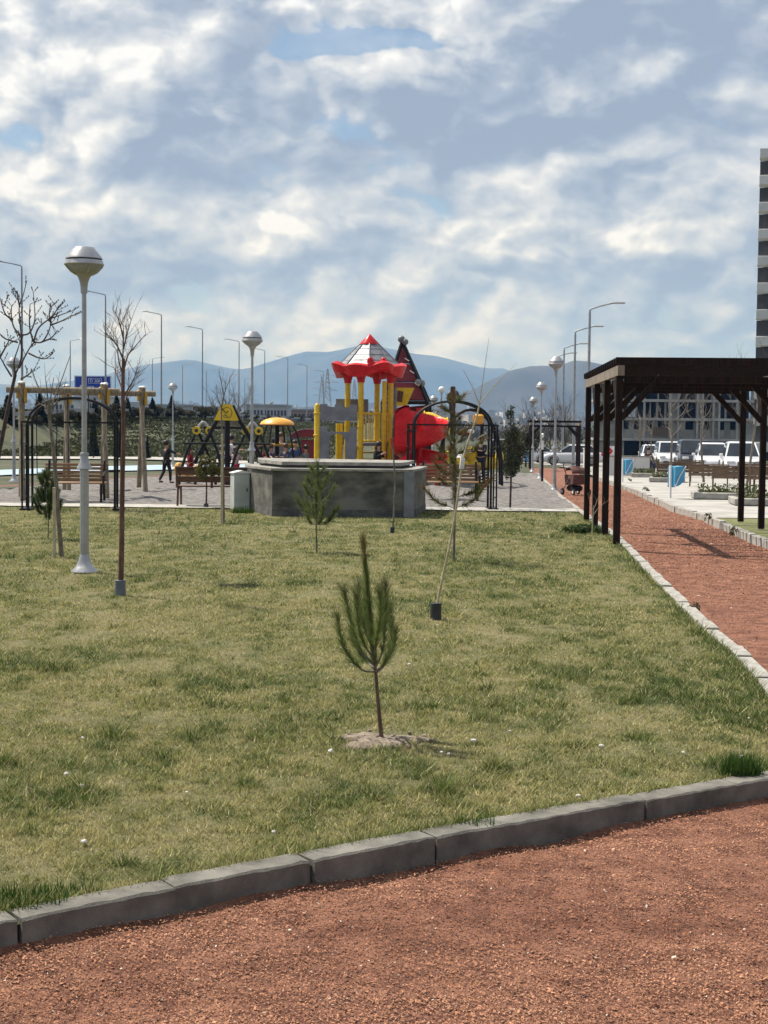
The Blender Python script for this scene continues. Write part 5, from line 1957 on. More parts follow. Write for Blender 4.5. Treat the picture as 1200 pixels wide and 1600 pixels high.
v2, c2 = needles([leader], 2600, 0.095, 0.33, 0.0027, PINE, 0.34, 2, (0.21, 0.185, 0.085))
raw('needles', np.concatenate([v1, v2]), 3, 'pine_needle', r, np.concatenate([c1, c2]))
# soil saucer with clods
q = G(588, 1153)
so_ = thing('soil_patch', 'bare patch of pale crumbly soil around the foot of the young pine', 'soil', (q.x, q.y, -0.006))
n = 26
vs, fs = [(0, 0, 0.004)], []
for ring_ in range(1, 6):
    for i in range(n):
        a = 2 * PI * i / n
        rr = ring_ / 5 * (0.21 + 0.06 * math.sin(3 * a + 1) + 0.05 * math.sin(5 * a) + 0.02 * math.sin(11 * a))
        vs.append((rr * 1.1 * math.cos(a), rr * 0.9 * math.sin(a), -0.012 if ring_ == 5 else 0.0 + 0.008 * math.sin(ring_ * 2 + 3 * a) ** 2))
for i in range(n):
    fs.append((0, 1 + i, 1 + (i + 1) % n))
for k in range(4):
    for i in range(n):
        j = (i + 1) % n
        fs.append((1 + k * n + i, 1 + (k + 1) * n + i, 1 + (k + 1) * n + j, 1 + k * n + j))
MB().add(vs, fs).build('soil_surface', 'soil', so_, ang=90)
rnd = random.Random(4)
for k in range(70):
    a, d_ = rnd.uniform(0, 2 * PI), rnd.uniform(0.03, 0.30)
    s_ = rnd.uniform(0.004, 0.012)
    c = MB().ball((d_ * 1.1 * math.cos(a), d_ * 0.9 * math.sin(a), s_ * 0.4), s_, 7, 5, (rnd.uniform(.8, 1.5), rnd.uniform(.8, 1.3), rnd.uniform(.5, .9)))
    c.v = [(x + rnd.gauss(0, s_ * .16), y + rnd.gauss(0, s_ * .16), z + rnd.gauss(0, s_ * .12)) for x, y, z in c.v]
    c.build('clod', 'soil', so_, ang=20)


def make_pine(name, label, px, py, top_px, top_py, nwh, blen, per_m, nl, ang, cols, seed, trunk_mat='bark_grey', low=0.25, w=0.006, tr=0.018, droop=0.35, cat='pine tree', jitter=0.3, tipc=None):
    rnd = random.Random(seed)
    base = G(px, py)
    r = thing(name, label, cat, base)
    top = W(top_px, top_py, base.y) - base
    lead = spline([Vector((0, 0, -0.03)), top * 0.5 + Vector((rnd.uniform(-.02, .02), 0, 0)), top], 8)
    MB().tube(lead, taper(len(lead), tr, tr * 0.3), 8).build('trunk', trunk_mat, r)
    brs = []
    m = MB()
    for k in range(nwh):
        nb = rnd.randint(3, 5)
        a0 = rnd.uniform(0, 6)
        for j in range(nb):
            a = a0 + 2 * PI * j / nb + rnd.uniform(-.4, .4)
            f = min(0.95, max(low, low + (0.96 - low) * (k + rnd.gauss(0, 0.35)) / nwh))
            p = lead[min(int(f * len(lead)), len(lead) - 1)]
            l = blen * (1 - f) ** 0.7 * rnd.uniform(1 - jitter, 1 + jitter) + 0.05
            h = Vector((math.cos(a), math.sin(a), 0))
            s = spline([p, p + h * l * 0.5 + Vector((0, 0, l * 0.15)), p + h * l * 0.85 + Vector((0, 0, l * (0.55 - droop)))], 5)
            m.tube(s, taper(len(s), tr * 0.32, tr * 0.12), 5)
            brs.append(s)
    m.build('branches', trunk_mat, r, fix=False)
    V, C = needles(brs, per_m, nl, ang, w, cols, 0.2, seed, tipc)
    V2, C2 = needles([lead], per_m * 1.2, nl, ang * 0.7, w, cols, low + 0.05, seed + 1, tipc)
    raw('needles', np.concatenate([V, V2]), 3, 'pine_needle', r, np.concatenate([C, C2]))
    return r


make_pine('young_pine', 'small fluffy young pine in front of the concrete chamber', 495, 862, 496, 724, 6, 0.38, 700, 0.125, 0.6, ((0.080, 0.115, 0.042), (0.185, 0.215, 0.090)), 21, low=0.30, w=0.006, tr=0.014, droop=-0.15)
make_pine('sparse_pine', 'sparse pine with brownish needles in front of the right garden arch', 709, 875, 708, 612, 7, 0.56, 480, 0.12, 0.75, ((0.085, 0.060, 0.022), (0.085, 0.105, 0.035)), 22, 'bark_grey', 0.30, 0.007, 0.020, 0.12, jitter=0.7, tipc=(0.16, 0.09, 0.04))
make_pine('young_pine', 'little feathery pine beside the staked forked sapling', 75, 841, 73, 742, 6, 0.26, 1200, 0.11, 0.6, ((0.045, 0.075, 0.028), (0.10, 0.13, 0.055)), 23, low=0.34, w=0.008, tr=0.010, droop=-0.4)
q = G(797, 793)
r = thing('dark_evergreen', 'slender dark evergreen at the gravel edge right of the arch', 'evergreen', q)
hh = W(797, 632, q.y).z
MB().tube([(0, 0, -0.03), (0.02, 0, hh * 0.5), (-0.03, 0, hh)], [0.024, 0.018, 0.006], 8).build('trunk', 'bark_dark', r)
pp = np.concatenate([blob_pts(1500, (0.0, 0, hh * 0.62), (0.30, 0.26, 0.50), 0.2, 12, 91), blob_pts(800, (0.04, 0, hh * 0.38), (0.22, 0.2, 0.34), 0.2, 9, 92),
                     blob_pts(260, (-0.03, 0, hh * 0.90), (0.13, 0.12, 0.26), 0.2, 7, 93)])
leaf_soup(pp, 0.030, ((0.022, 0.030, 0.016), (0.070, 0.078, 0.038)), 'crown', parent=r, up=0.8, aspect=0.35)
# mop headed bush
q = G(322, 793)
r = thing('standard_bush', 'round clipped olive bush on a thin bare stem before the plank bench', 'bush', q)
hh = W(322, 733, q.y).z
MB().tube([(0, 0, -0.02), (0.01, 0, hh * 0.5), (0, 0, hh)], [0.022, 0.016, 0.012], 8).build('trunk', 'bark_dark', r)
leaf_soup(blob_pts(2600, (0, 0, hh), (0.30, 0.28, 0.30), 0.4, 12, 3), 0.022, ((0.060, 0.062, 0.018), (0.150, 0.135, 0.040)), 'crown', parent=r)
MB().lathe([(0.05, -0.02), (0.05, 0.08), (0.03, 0.085)], 12).build('trunk_sleeve', 'pot_black', r)
# low shrub and twigs by the pergola
q = G(917, 832)
r = thing('low_shrub', 'low spreading green shrub at the foot of the pergola posts', 'shrub', q)
leaf_soup(blob_pts(1500, (0, 0, 0.07), (0.42, 0.25, 0.14), 0.3, 12, 5), 0.028, ((0.020, 0.045, 0.012), (0.075, 0.115, 0.030)), 'foliage', parent=r)
rt, b = pixel_tree('twiggy_sapling', 'pale leafless twiggy sapling beside the pergola posts', 'sapling', (925, 836),
           [(925, 836), (926, 815), (928, 790)], [[(928, 800), (922, 785), (918, 770)], [(928, 795), (934, 780), (940, 768)], [(927, 805), (934, 795), (943, 787)]], 0.012, 0.005, 'bark_pale', 30, 3, 0.12, False, 0.1)
q = G(1086, 950)
r = thing('low_shrub', 'small dull green weed growing on the path side of the kerb', 'weed', (q.x, q.y, -0.09))
leaf_soup(blob_pts(650, (0, 0.05, 0.05), (0.09, 0.15, 0.10), 0.3, 8, 8), 0.014, ((0.045, 0.042, 0.022), (0.10, 0.095, 0.045)), 'foliage', parent=r)
for i, (x, y, lab) in enumerate([(985, 752, 'tuft of green weeds on the plaza kerb beyond the pergola posts'), (1010, 768, 'tuft of green weeds on the plaza kerb beside the nearer blue bin'),
                                 (1106, 812, 'tuft of green weeds on the plaza kerb corner'), (1145, 836, 'dark dry weeds under the plaza kerb')]):
    q = G(x, y)
    r = thing('kerb_weed', lab, 'weed', q)
    leaf_soup(blob_pts(110, (0, 0, 0.07), (0.11, 0.11, 0.10), 0.3, 6, 40 + i), 0.022, ((0.06, 0.075, 0.025), (0.14, 0.14, 0.06)), 'foliage', parent=r, up=1.2)


# ------------------------------------------------------------------ bare trees on the plaza and beyond
def make_bare(label, loc, H, seed, bark='bark_grey', r0=0.05, clear=0.45, spread=0.35, nl=9, name='bare_tree', group=None, tw=6):
    rnd = random.Random(seed)
    r = thing(name, label, 'tree', loc, 0, group)
    top = Vector((rnd.uniform(-.06, .06) * H, rnd.uniform(-.06, .06) * H, H * 0.8))
    lead = spline([Vector((0, 0, -0.05)), top * 0.5 + Vector((rnd.uniform(-.03, .03) * H, 0, 0)), top], 8)
    MB().tube(lead, taper(len(lead), r0, r0 * 0.35), 8).build('trunk', bark, r)
    m = MB()
    for k in range(nl):
        f = clear + (1 - clear) * k / nl
        p = lead[min(int(f * len(lead)), len(lead) - 1)]
        a = rnd.uniform(0, 2 * PI)
        h = Vector((math.cos(a), math.sin(a), 0))
        l = H * spread * rnd.uniform(0.7, 1.2)
        s = spline([p, p + h * l * 0.45 + Vector((0, 0, l * 0.35)), p + h * l * 0.7 + Vector((0, 0, l * 0.95))], 4)
        m.tube(s, taper(len(s), r0 * 0.42, r0 * 0.12), 5)
        twigs(m, s, r0 * 0.14, tw, l * 0.4, rnd, 0.5, 2)
    m.build('crown', bark, r, fix=False)
    return r


for i, (x, Y, top, lab) in enumerate([(1048, 54, 596, 'bare young tree on the plaza in front of the unfinished building'),
                                      (1101, 55, 592, 'bare young tree on the plaza before the dark car'),
                                      (1168, 50, 524, 'tallest bare tree, its twigs rising above the pergola roof'),
                                      (1000, 70, 628, 'small bare tree near the white wall'),
                                      (1014, 78, 640, 'thin bare tree behind the seated person')]):
    q = at(x, Y)
    make_bare(lab, q, (W(x, top, Y).z - q.z), 50 + i, 'bark_grey', 0.05, 0.5, 0.24, 8, group='bare trees on the plaza')
for i, (x, Y, top, sp) in enumerate([(842, 150, 655, .6), (862, 160, 652, .6), (884, 145, 660, .6), (812, 170, 656, .6), (350, 130, 612, .45), (372, 150, 620, .5), (900, 170, 655, .6)]):
    q = at(x, Y)
    nm = ['leafless brown tree seen through the small far pergola, nearest its left post', 'leafless brown tree in the middle of the small far pergola opening',
          'leafless brown tree near the right post of the small far pergola', 'leafless brown tree behind the slender dark evergreen',
          'leafless tree on the embankment above the yellow trapezoid sign', 'leafless tree on the embankment between the sign and the lamp',
          'leafless brown tree just past the right post of the small far pergola'][i]
    make_bare(nm, q, (W(x, top, Y).z - q.z), 70 + i, 'bark_dark' if i < 4 else 'bark_grey', 0.10, 0.15, sp, 12, group='leafless trees in the distance', tw=9)


# ------------------------------------------------------------------ conifers and shrubs on the embankment
def cone_pts(n, H, Rb, seed, z0=0.06):
    g = np.random.default_rng(seed)
    f = g.uniform(0, 1, n) ** 1.4
    lay = 0.72 + 0.28 * np.abs(np.sin(f * 24 + g.normal(0, .3, n)))
    a = g.uniform(0, 2 * PI, n)
    lob = 1 + 0.22 * np.sin(a * 3 + f * 9) + 0.12 * np.sin(a * 7 - f * 5)
    rr = Rb * (1 - f) ** 0.85 * lay * lob * np.sqrt(g.uniform(0.35, 1, n)) + 0.02
    return np.stack([rr * np.cos(a), rr * np.sin(a), H * (z0 + (1 - z0) * f)], -1)


cprot = []
for sd_ in range(3):
    r = thing('conifer', 'x', 'conifer')
    MB().tube([(0, 0, -0.1), (0, 0, 3.5)], [0.12, 0.03], 7).build('trunk', 'bark_dark', r)
    leaf_soup(cone_pts(2600, 4.0, 1.15, sd_), 0.16, ((0.010, 0.018, 0.014), (0.034, 0.050, 0.034)), 'crown', parent=r)
    cprot.append(r)
used = set()
CON = [(62, 100, 613, 645, 'dark conifer at the top of the embankment behind the log swing beam'), (182, 108, 618, 664, 'dark conifer behind the red barked sapling'),
       (200, 112, 622, 662, 'dark conifer between the sapling and the rear log swing'), (238, 112, 622, 660, 'dark conifer just right of the rear log swing'),
       (268, 110, 618, 664, 'dark conifer directly behind the far park lamp'), (316, 118, 634, 668, 'dark conifer above the left arm of the black tube swing'),
       (338, 122, 636, 664, 'dark conifer touching the yellow trapezoid sign'), (12, 98, 618, 660, 'dark conifer behind the trunk of the leaning budding tree'),
       (148, 104, 622, 662, 'dark conifer behind the tall lamp'), (230, 77, 680, 722, 'narrow dark cypress near the blue path behind the rear log swing'),
       (186, 77, 672, 722, 'narrow dark cypress near the blue path right of the black arch'), (146, 78, 650, 722, 'tall narrow dark cypress behind the left black arch')]
for i, (x, Y, top, bot, lab) in enumerate(CON):
    if 'narrow' not in lab:
        Y = 32 / (0.07 - (x - 600) / FPX) - 3
    q = at(x, Y)
    H = W(x, top, Y).z - q.z
    k = i % 3
    o = cprot[k] if k not in used else copy_tree(cprot[k])
    used.add(k)
    o.location = q
    sw = 0.42 if 'narrow' in lab else 0.80 + 0.2 * (i % 2)
    o.scale = (sw * H / 4 * 1.15, sw * H / 4 * 1.15, H / 4)
    tag(o, lab, 'conifer', 'dark conifers on the embankment')
sprot = []
for sd_ in range(3):
    r = thing('shrub', 'x', 'shrub')
    MB().tube([(0, 0, -0.1), (0.02, 0, 0.5)], [0.05, 0.03], 6).build('trunk', 'bark_dark', r)
    leaf_soup(blob_pts(1500, (0, 0, 0.75), (1.5, 1.0, 0.75), 0.3, 14, sd_ + 60), 0.10, ((0.026, 0.026, 0.014), (0.075, 0.068, 0.036)), 'crown', parent=r)
    sprot.append(r)
used = set()
for i in range(30):
    px = -10 + i * 17
    Yt_ = 32 / (0.07 - (px - 600) / FPX) - 4
    q = at(px, Yt_)
    k = i % 3
    o = sprot[k] if k not in used else copy_tree(sprot[k])
    used.add(k)
    o.location = q
    s = random.uniform(0.45, 0.85) * min(1.2, Yt_ / 120)
    o.scale = (s, s, s * random.uniform(.8, 1.2))
    o.rotation_euler = (0, 0, random.uniform(0, 6))
    tag(o, 'dull brown green shrub in the row along the top of the embankment', 'shrub', 'shrubs along the embankment top')
# big evergreen bush behind the slender evergreen
q = at(800, 63)
r = thing('evergreen_bush', 'broad dark olive bush behind the slender evergreen', 'bush', q)
MB().tube([(0, 0, -0.1), (0, 0, 0.8)], [0.08, 0.04], 6).build('trunk', 'bark_dark', r)
leaf_soup(blob_pts(4200, (0, 0, 0.95), (0.95, 0.8, 0.95), 0.3, 18, 77), 0.06, ((0.030, 0.034, 0.018), (0.085, 0.085, 0.045)), 'crown', parent=r)
q = at(822, 100)
r = thing('evergreen_bush', 'grey green bush beyond the gravel near the blue bin', 'bush', q)
MB().tube([(0, 0, -0.1), (0, 0, 0.8)], [0.08, 0.04], 6).build('trunk', 'bark_dark', r)
leaf_soup(blob_pts(3000, (0, 0, 1.3), (1.6, 1.0, 1.3), 0.3, 18, 78), 0.09, ((0.045, 0.045, 0.03), (0.10, 0.095, 0.06)), 'crown', parent=r)


# planted rows on the embankment slope
def rows():
    X, Y = [], []
    g = np.random.default_rng(9)
    for f in np.linspace(0.06, 0.92, 15):
        n = 9000
        x = g.uniform(-48, -4, n)
        yt = np.clip((x + 32) / 0.07, 97, 320)
        y = 80 + (yt - 80) * (f + g.normal(0, 0.008, n) + 0.015 * np.sin(x * 0.7 + f * 20))
        ok = (fbm(x / 1.5, y / 3, 3, 14) > 0.36)
        X.append(x[ok])
        Y.append(y[ok])
    xr = g.uniform(-48, -4, 45000)
    X.append(xr)
    Y.append(80 + (np.clip((xr + 32) / 0.07, 97, 320) - 80) * g.uniform(0.02, 1.0, 45000) ** 1.3)
    X, Y = np.concatenate(X), np.concatenate(Y)
    n = len(X)
    P = np.stack([X, Y, gz(X, Y) - 0.05 + g.uniform(0, 0.16, n)], -1)
    o = leaf_soup(P.astype(np.float32), 0.13, ((0.034, 0.041, 0.017), (0.082, 0.088, 0.037)), 'ground_cover', up=0.2)
    tag(o, 'low green ground cover planted in rows on the embankment', 'ground cover', kind='stuff')


rows()

# ------------------------------------------------------------------ litter and stones
WS = 'small white stones lying in the grass'
for i, (x, y) in enumerate([(640, 1040), (684, 978), (550, 1040), (517, 1176), (690, 1178), (701, 1180), (797, 1144), (1170, 1124), (1160, 1185), (1068, 1178), (129, 1155), (104, 1212),
                            (127, 1231), (292, 1240), (904, 1246), (940, 1168), (428, 1303), (131, 1318), (1092, 918), (740, 1160)]):
    q = G(x, y)
    s_ = random.uniform(0.006, 0.012)
    c = MB().ball((0, 0, s_ * 0.5), s_, 8, 6, (random.uniform(.9, 1.6), random.uniform(.8, 1.2), random.uniform(.6, .9)))
    c.v = [(a + random.gauss(0, s_ * .12), b + random.gauss(0, s_ * .12), d + random.gauss(0, s_ * .1)) for a, b, d in c.v]
    o = c.build('white_stone', 'white_stone', None, ang=25)
    o.location = (q.x, q.y, 0.004 if x < 1090 or y > 1000 else -0.09)
    if (x, y) == (1092, 918):
        o.name = 'paper_scrap'
        o.scale = (2.6, 1.6, 0.5)
        tag(o, 'crumpled white paper scrap lying on the red path', 'litter')
    elif (x, y) == (684, 978):
        tag(o, 'white stone lying by the black sleeve of the leaning sapling', 'stone')
    else:
        tag(o, 'small white stone lying loose in the lawn grass', 'stone', WS)

# ------------------------------------------------------------------ people
def skin_obj(name, V, E, mat, parent, sub=2):
    me = bpy.data.meshes.new(name)
    me.from_pydata([v[:3] for v in V], E, [])
    me.materials.append(MATS[mat])
    o = bpy.data.objects.new(name, me)
    col.objects.link(o)
    o.parent = parent
    md = o.modifiers.new('skin', 'SKIN')
    md.use_smooth_shade = True
    sv = me.skin_vertices[0].data
    for i, v in enumerate(V):
        rr = v[3]
        sv[i].radius = rr if isinstance(rr, tuple) else (rr, rr)
        sv[i].use_root = (i == 0)
    o.modifiers.new('smooth', 'SUBSURF').levels = sub
    o.modifiers['smooth'].render_levels = sub
    return o


def person(label, loc, rz, H, top, bottom, hair, pose='stand', long_hair=False, arms=None, shoes='cloth_black', legs='down', lean=0.0, longtop=0.0):
    r = thing('person', label, 'person', loc, rz)
    k = H / 1.75
    hb = 1.0 + 0.35 * max(0, (1.5 - H) / 0.6)          # children have larger heads
    sit = pose == 'sit'
    zp = 0.52 / k if sit else 0.93
    pel = Vector((0, 0, zp))
    ly = -math.sin(lean)
    lz = math.cos(lean)

    def up(d, x=0.0, y=0.0):
        return pel + Vector((x, ly * d + y, lz * d))
    chest, neck = up(0.32), up(0.52)
    head = up(0.66 + 0.03 * (hb - 1))
    crown = head + Vector((0, ly * 0.06, 0.075 * hb))
    sh = [up(0.47, s * 0.17) for s in (-1, 1)]
    A = {'down': [((-.22, -.02, .22), (-.23, -.08, -.02)), ((.22, -.02, .22), (.23, -.08, -.02))],
         'fwd': [((-.22, -.14, .25), (-.16, -.38, .28)), ((.22, -.14, .25), (.16, -.38, .28))],
         'out': [((-.34, -.06, .36), (-.46, -.20, .30)), ((.24, -.04, .24), (.20, -.24, .10))],
         'phone': [((-.22, -.12, .22), (-.08, -.30, .36)), ((.22, -.12, .22), (.06, -.30, .34))]}[arms or 'down']
    el = [up(a[0][2], a[0][0], a[0][1]) for a in A]
    wr = [up(a[1][2], a[1][0], a[1][1]) for a in A]
    if sit:
        kn = [Vector((s * 0.11, -0.42, zp + 0.02)) for s in (-1, 1)]
        an = [Vector((s * 0.11, -0.42 - 0.06, 0.08)) for s in (-1, 1)]
    elif legs == 'stride':
        kn = [Vector((-0.10, -0.12, 0.50)), Vector((0.10, 0.06, 0.49))]
        an = [Vector((-0.13, -0.10, 0.08)), Vector((0.13, 0.26, 0.11))]
    else:
        kn = [Vector((s * 0.105, -0.02, 0.50)) for s in (-1, 1)]
        an = [Vector((s * 0.11, 0.02, 0.08)) for s in (-1, 1)]
    hp = [pel + Vector((s * 0.09, 0, -0.04)) for s in (-1, 1)]
    toe = [a + Vector((0, -0.15, -0.045)) for a in an]
    S = lambda v, rad: (v.x * k, v.y * k, v.z * k, rad * k if not isinstance(rad, tuple) else tuple(x * k for x in rad))
    V = [S(pel, 0.11), S(chest, 0.12), S(neck, 0.05), S(head, 0.085 * hb), S(crown, 0.07 * hb)]
    E = [(0, 1), (1, 2), (2, 3), (3, 4)]
    for i in (0, 1):
        b = len(V)
        V += [S(sh[i], 0.055), S(el[i], 0.042), S(wr[i], 0.028)]
        E += [(2 if False else 1, b), (b, b + 1), (b + 1, b + 2)]
        d = (wr[i] - el[i]).normalized()
        side = d.cross(Vector((0, 0, 1)))
        if side.length < 0.1:
            side = Vector((0, 1, 0))
        side.normalize()
        palm = len(V)
        V.append(S(wr[i] + d * 0.07, 0.030))
        E.append((b + 2, palm))
        for fi, off in enumerate((-0.028, -0.010, 0.010, 0.028)):
            V.append(S(wr[i] + d * (0.13 + 0.02 * (fi in (1, 2))) + side * off + Vector((0, -0.015, 0)), 0.009))
            E.append((palm, len(V) - 1))
        V.append(S(wr[i] + d * 0.08 + Vector((0, -0.05, 0)), 0.010))
        E.append((palm, len(V) - 1))
        c = len(V)
        V += [S(hp[i], 0.085), S(kn[i], 0.055), S(an[i], 0.038), S(toe[i], 0.032)]
        E += [(0, c), (c, c + 1), (c + 1, c + 2), (c + 2, c + 3)]
    body = skin_obj('body', V, E, 'skin', r)
    # face: nose, eyes
    hm = (head + crown) / 2 * k
    MB().ball((hm.x, hm.y - 0.100 * hb * k, hm.z - 0.03 * k), 0.015 * k, 6, 5, (1, 1, 1.4)).build('nose', 'skin', body)
    for s in (-1, 1):
        MB().ball((hm.x + s * 0.03 * k, hm.y - 0.092 * hb * k, hm.z + 0.0 * k), 0.011 * k, 6, 5).build('eye', 'hair_dark', body)
    # clothes
    V = [S(chest, 0.145), S(up(0.02), 0.135), S(up(0.47), 0.09)]
    E = [(0, 1), (0, 2)]
    if longtop:
        V.append(S(pel + Vector((0, 0, -longtop)), 0.15))
        E.append((1, 3))
    for i in (0, 1):
        b = len(V)
        V += [S(sh[i], 0.072), S(el[i], 0.056), S(el[i].lerp(wr[i], 0.85), 0.042)]
        E += [(0, b), (b, b + 1), (b + 1, b + 2)]
    skin_obj('jacket', V, E, top, r)
    V = [S(pel + Vector((0, 0, 0.02)), 0.13)]
    E = []
    for i in (0, 1):
        b = len(V)
        V += [S(hp[i], 0.10), S(kn[i], 0.07), S(an[i] + Vector((0, 0, 0.04)), 0.055)]
        E += [(0, b), (b, b + 1), (b + 1, b + 2)]
    skin_obj('trousers', V, E, bottom, r)
    for i in (0, 1):
        MB().ball(((an[i].x + toe[i].x) / 2 * k, ((an[i].y + toe[i].y) / 2 - 0.01) * k, (toe[i].z + 0.012) * k), 0.058 * k, 10, 7, (0.85, 1.95, 0.85)).build('shoe', shoes, r)
    hc = (head * 0.45 + crown * 0.55 + Vector((0, 0.022, 0.028))) * k
    hm_ = MB().ball(hc, 0.112 * hb * k, 14, 9, (0.92, 1.0, 1.02))
    if long_hair:
        hm_.ball((neck + Vector((0, 0.07, 0.03))) * k, 0.09 * hb * k, 12, 8, (1.0, 0.7, 1.7))
    hm_.build('hair', hair, r)
    return r


person('child dressed all in black walking on the gravel by the swings', G(260, 756), 2.4, 1.30, 'cloth_black', 'cloth_black', 'hair_dark', arms='out', legs='stride', longtop=0.05)
person('child in a dark red top behind the dark brown plank bench', at(297, 45), 2.2, 1.12, 'cloth_red', 'cloth_red', 'hair_brown', long_hair=True, arms='down')
person('adult in a white top bending beside the black sign post', at(355, 45.2), 1.9, 1.52, 'cloth_white', 'cloth_navy', 'hair_dark', arms='fwd', lean=0.25)
person('girl in a pale pink coat and crimson leggings next to the sign post', at(368.5, 44.2), 2.9, 1.12, 'cloth_pink', 'cloth_crimson', 'hair_brown', long_hair=True, arms='fwd')
person('child in a purple jacket leaning by the roundabout', at(424, 44.6), 1.2, 1.22, 'cloth_purple', 'cloth_navy', 'hair_brown', arms='out')
person('child in navy with brown hair in front of the roundabout', at(446, 44.3), -0.6, 1.24, 'cloth_navy', 'cloth_navy', 'hair_brown', arms='fwd')
person('child in a blue jacket standing at the roundabout', at(461, 46.6), 0.4, 1.36, 'cloth_blue', 'cloth_black', 'hair_dark')
person('child in grey next to the yellow castle post', at(478, 45.2), -0.9, 1.2, 'cloth_grey', 'cloth_purple', 'hair_dark', arms='fwd')
person('dark haired person in black under the castle platform', at(588, 43.4), 0.9, 1.34, 'cloth_black', 'cloth_black', 'hair_dark', long_hair=True, arms='phone', lean=0.2)
person('woman in a grey coat standing behind the roundabout', at(439, 48.5), 0.2, 1.62, 'cloth_grey', 'cloth_black', 'hair_brown', long_hair=True)
person('child in dark blue left of the black sign post', at(345, 46.2), -2.4, 1.15, 'cloth_navy', 'cloth_black', 'hair_dark', arms='out')
person('child in a red top behind the right leg of the black tube swing', at(408, 46.8), 1.0, 1.18, 'cloth_red', 'cloth_blue', 'hair_dark', arms='fwd')
person('person in a dark jacket beside the black climbing frame', at(752, 47.5), -0.5, 1.58, 'cloth_black', 'cloth_navy', 'hair_dark', arms='fwd')
q = G(1010, 741)
person('person in dark clothes sitting on a plaza bench', q + Vector((0.05, 0.05, 0)), 0.4, 1.68, 'cloth_black', 'cloth_navy', 'hair_dark', 'sit', arms='phone', lean=0.12)


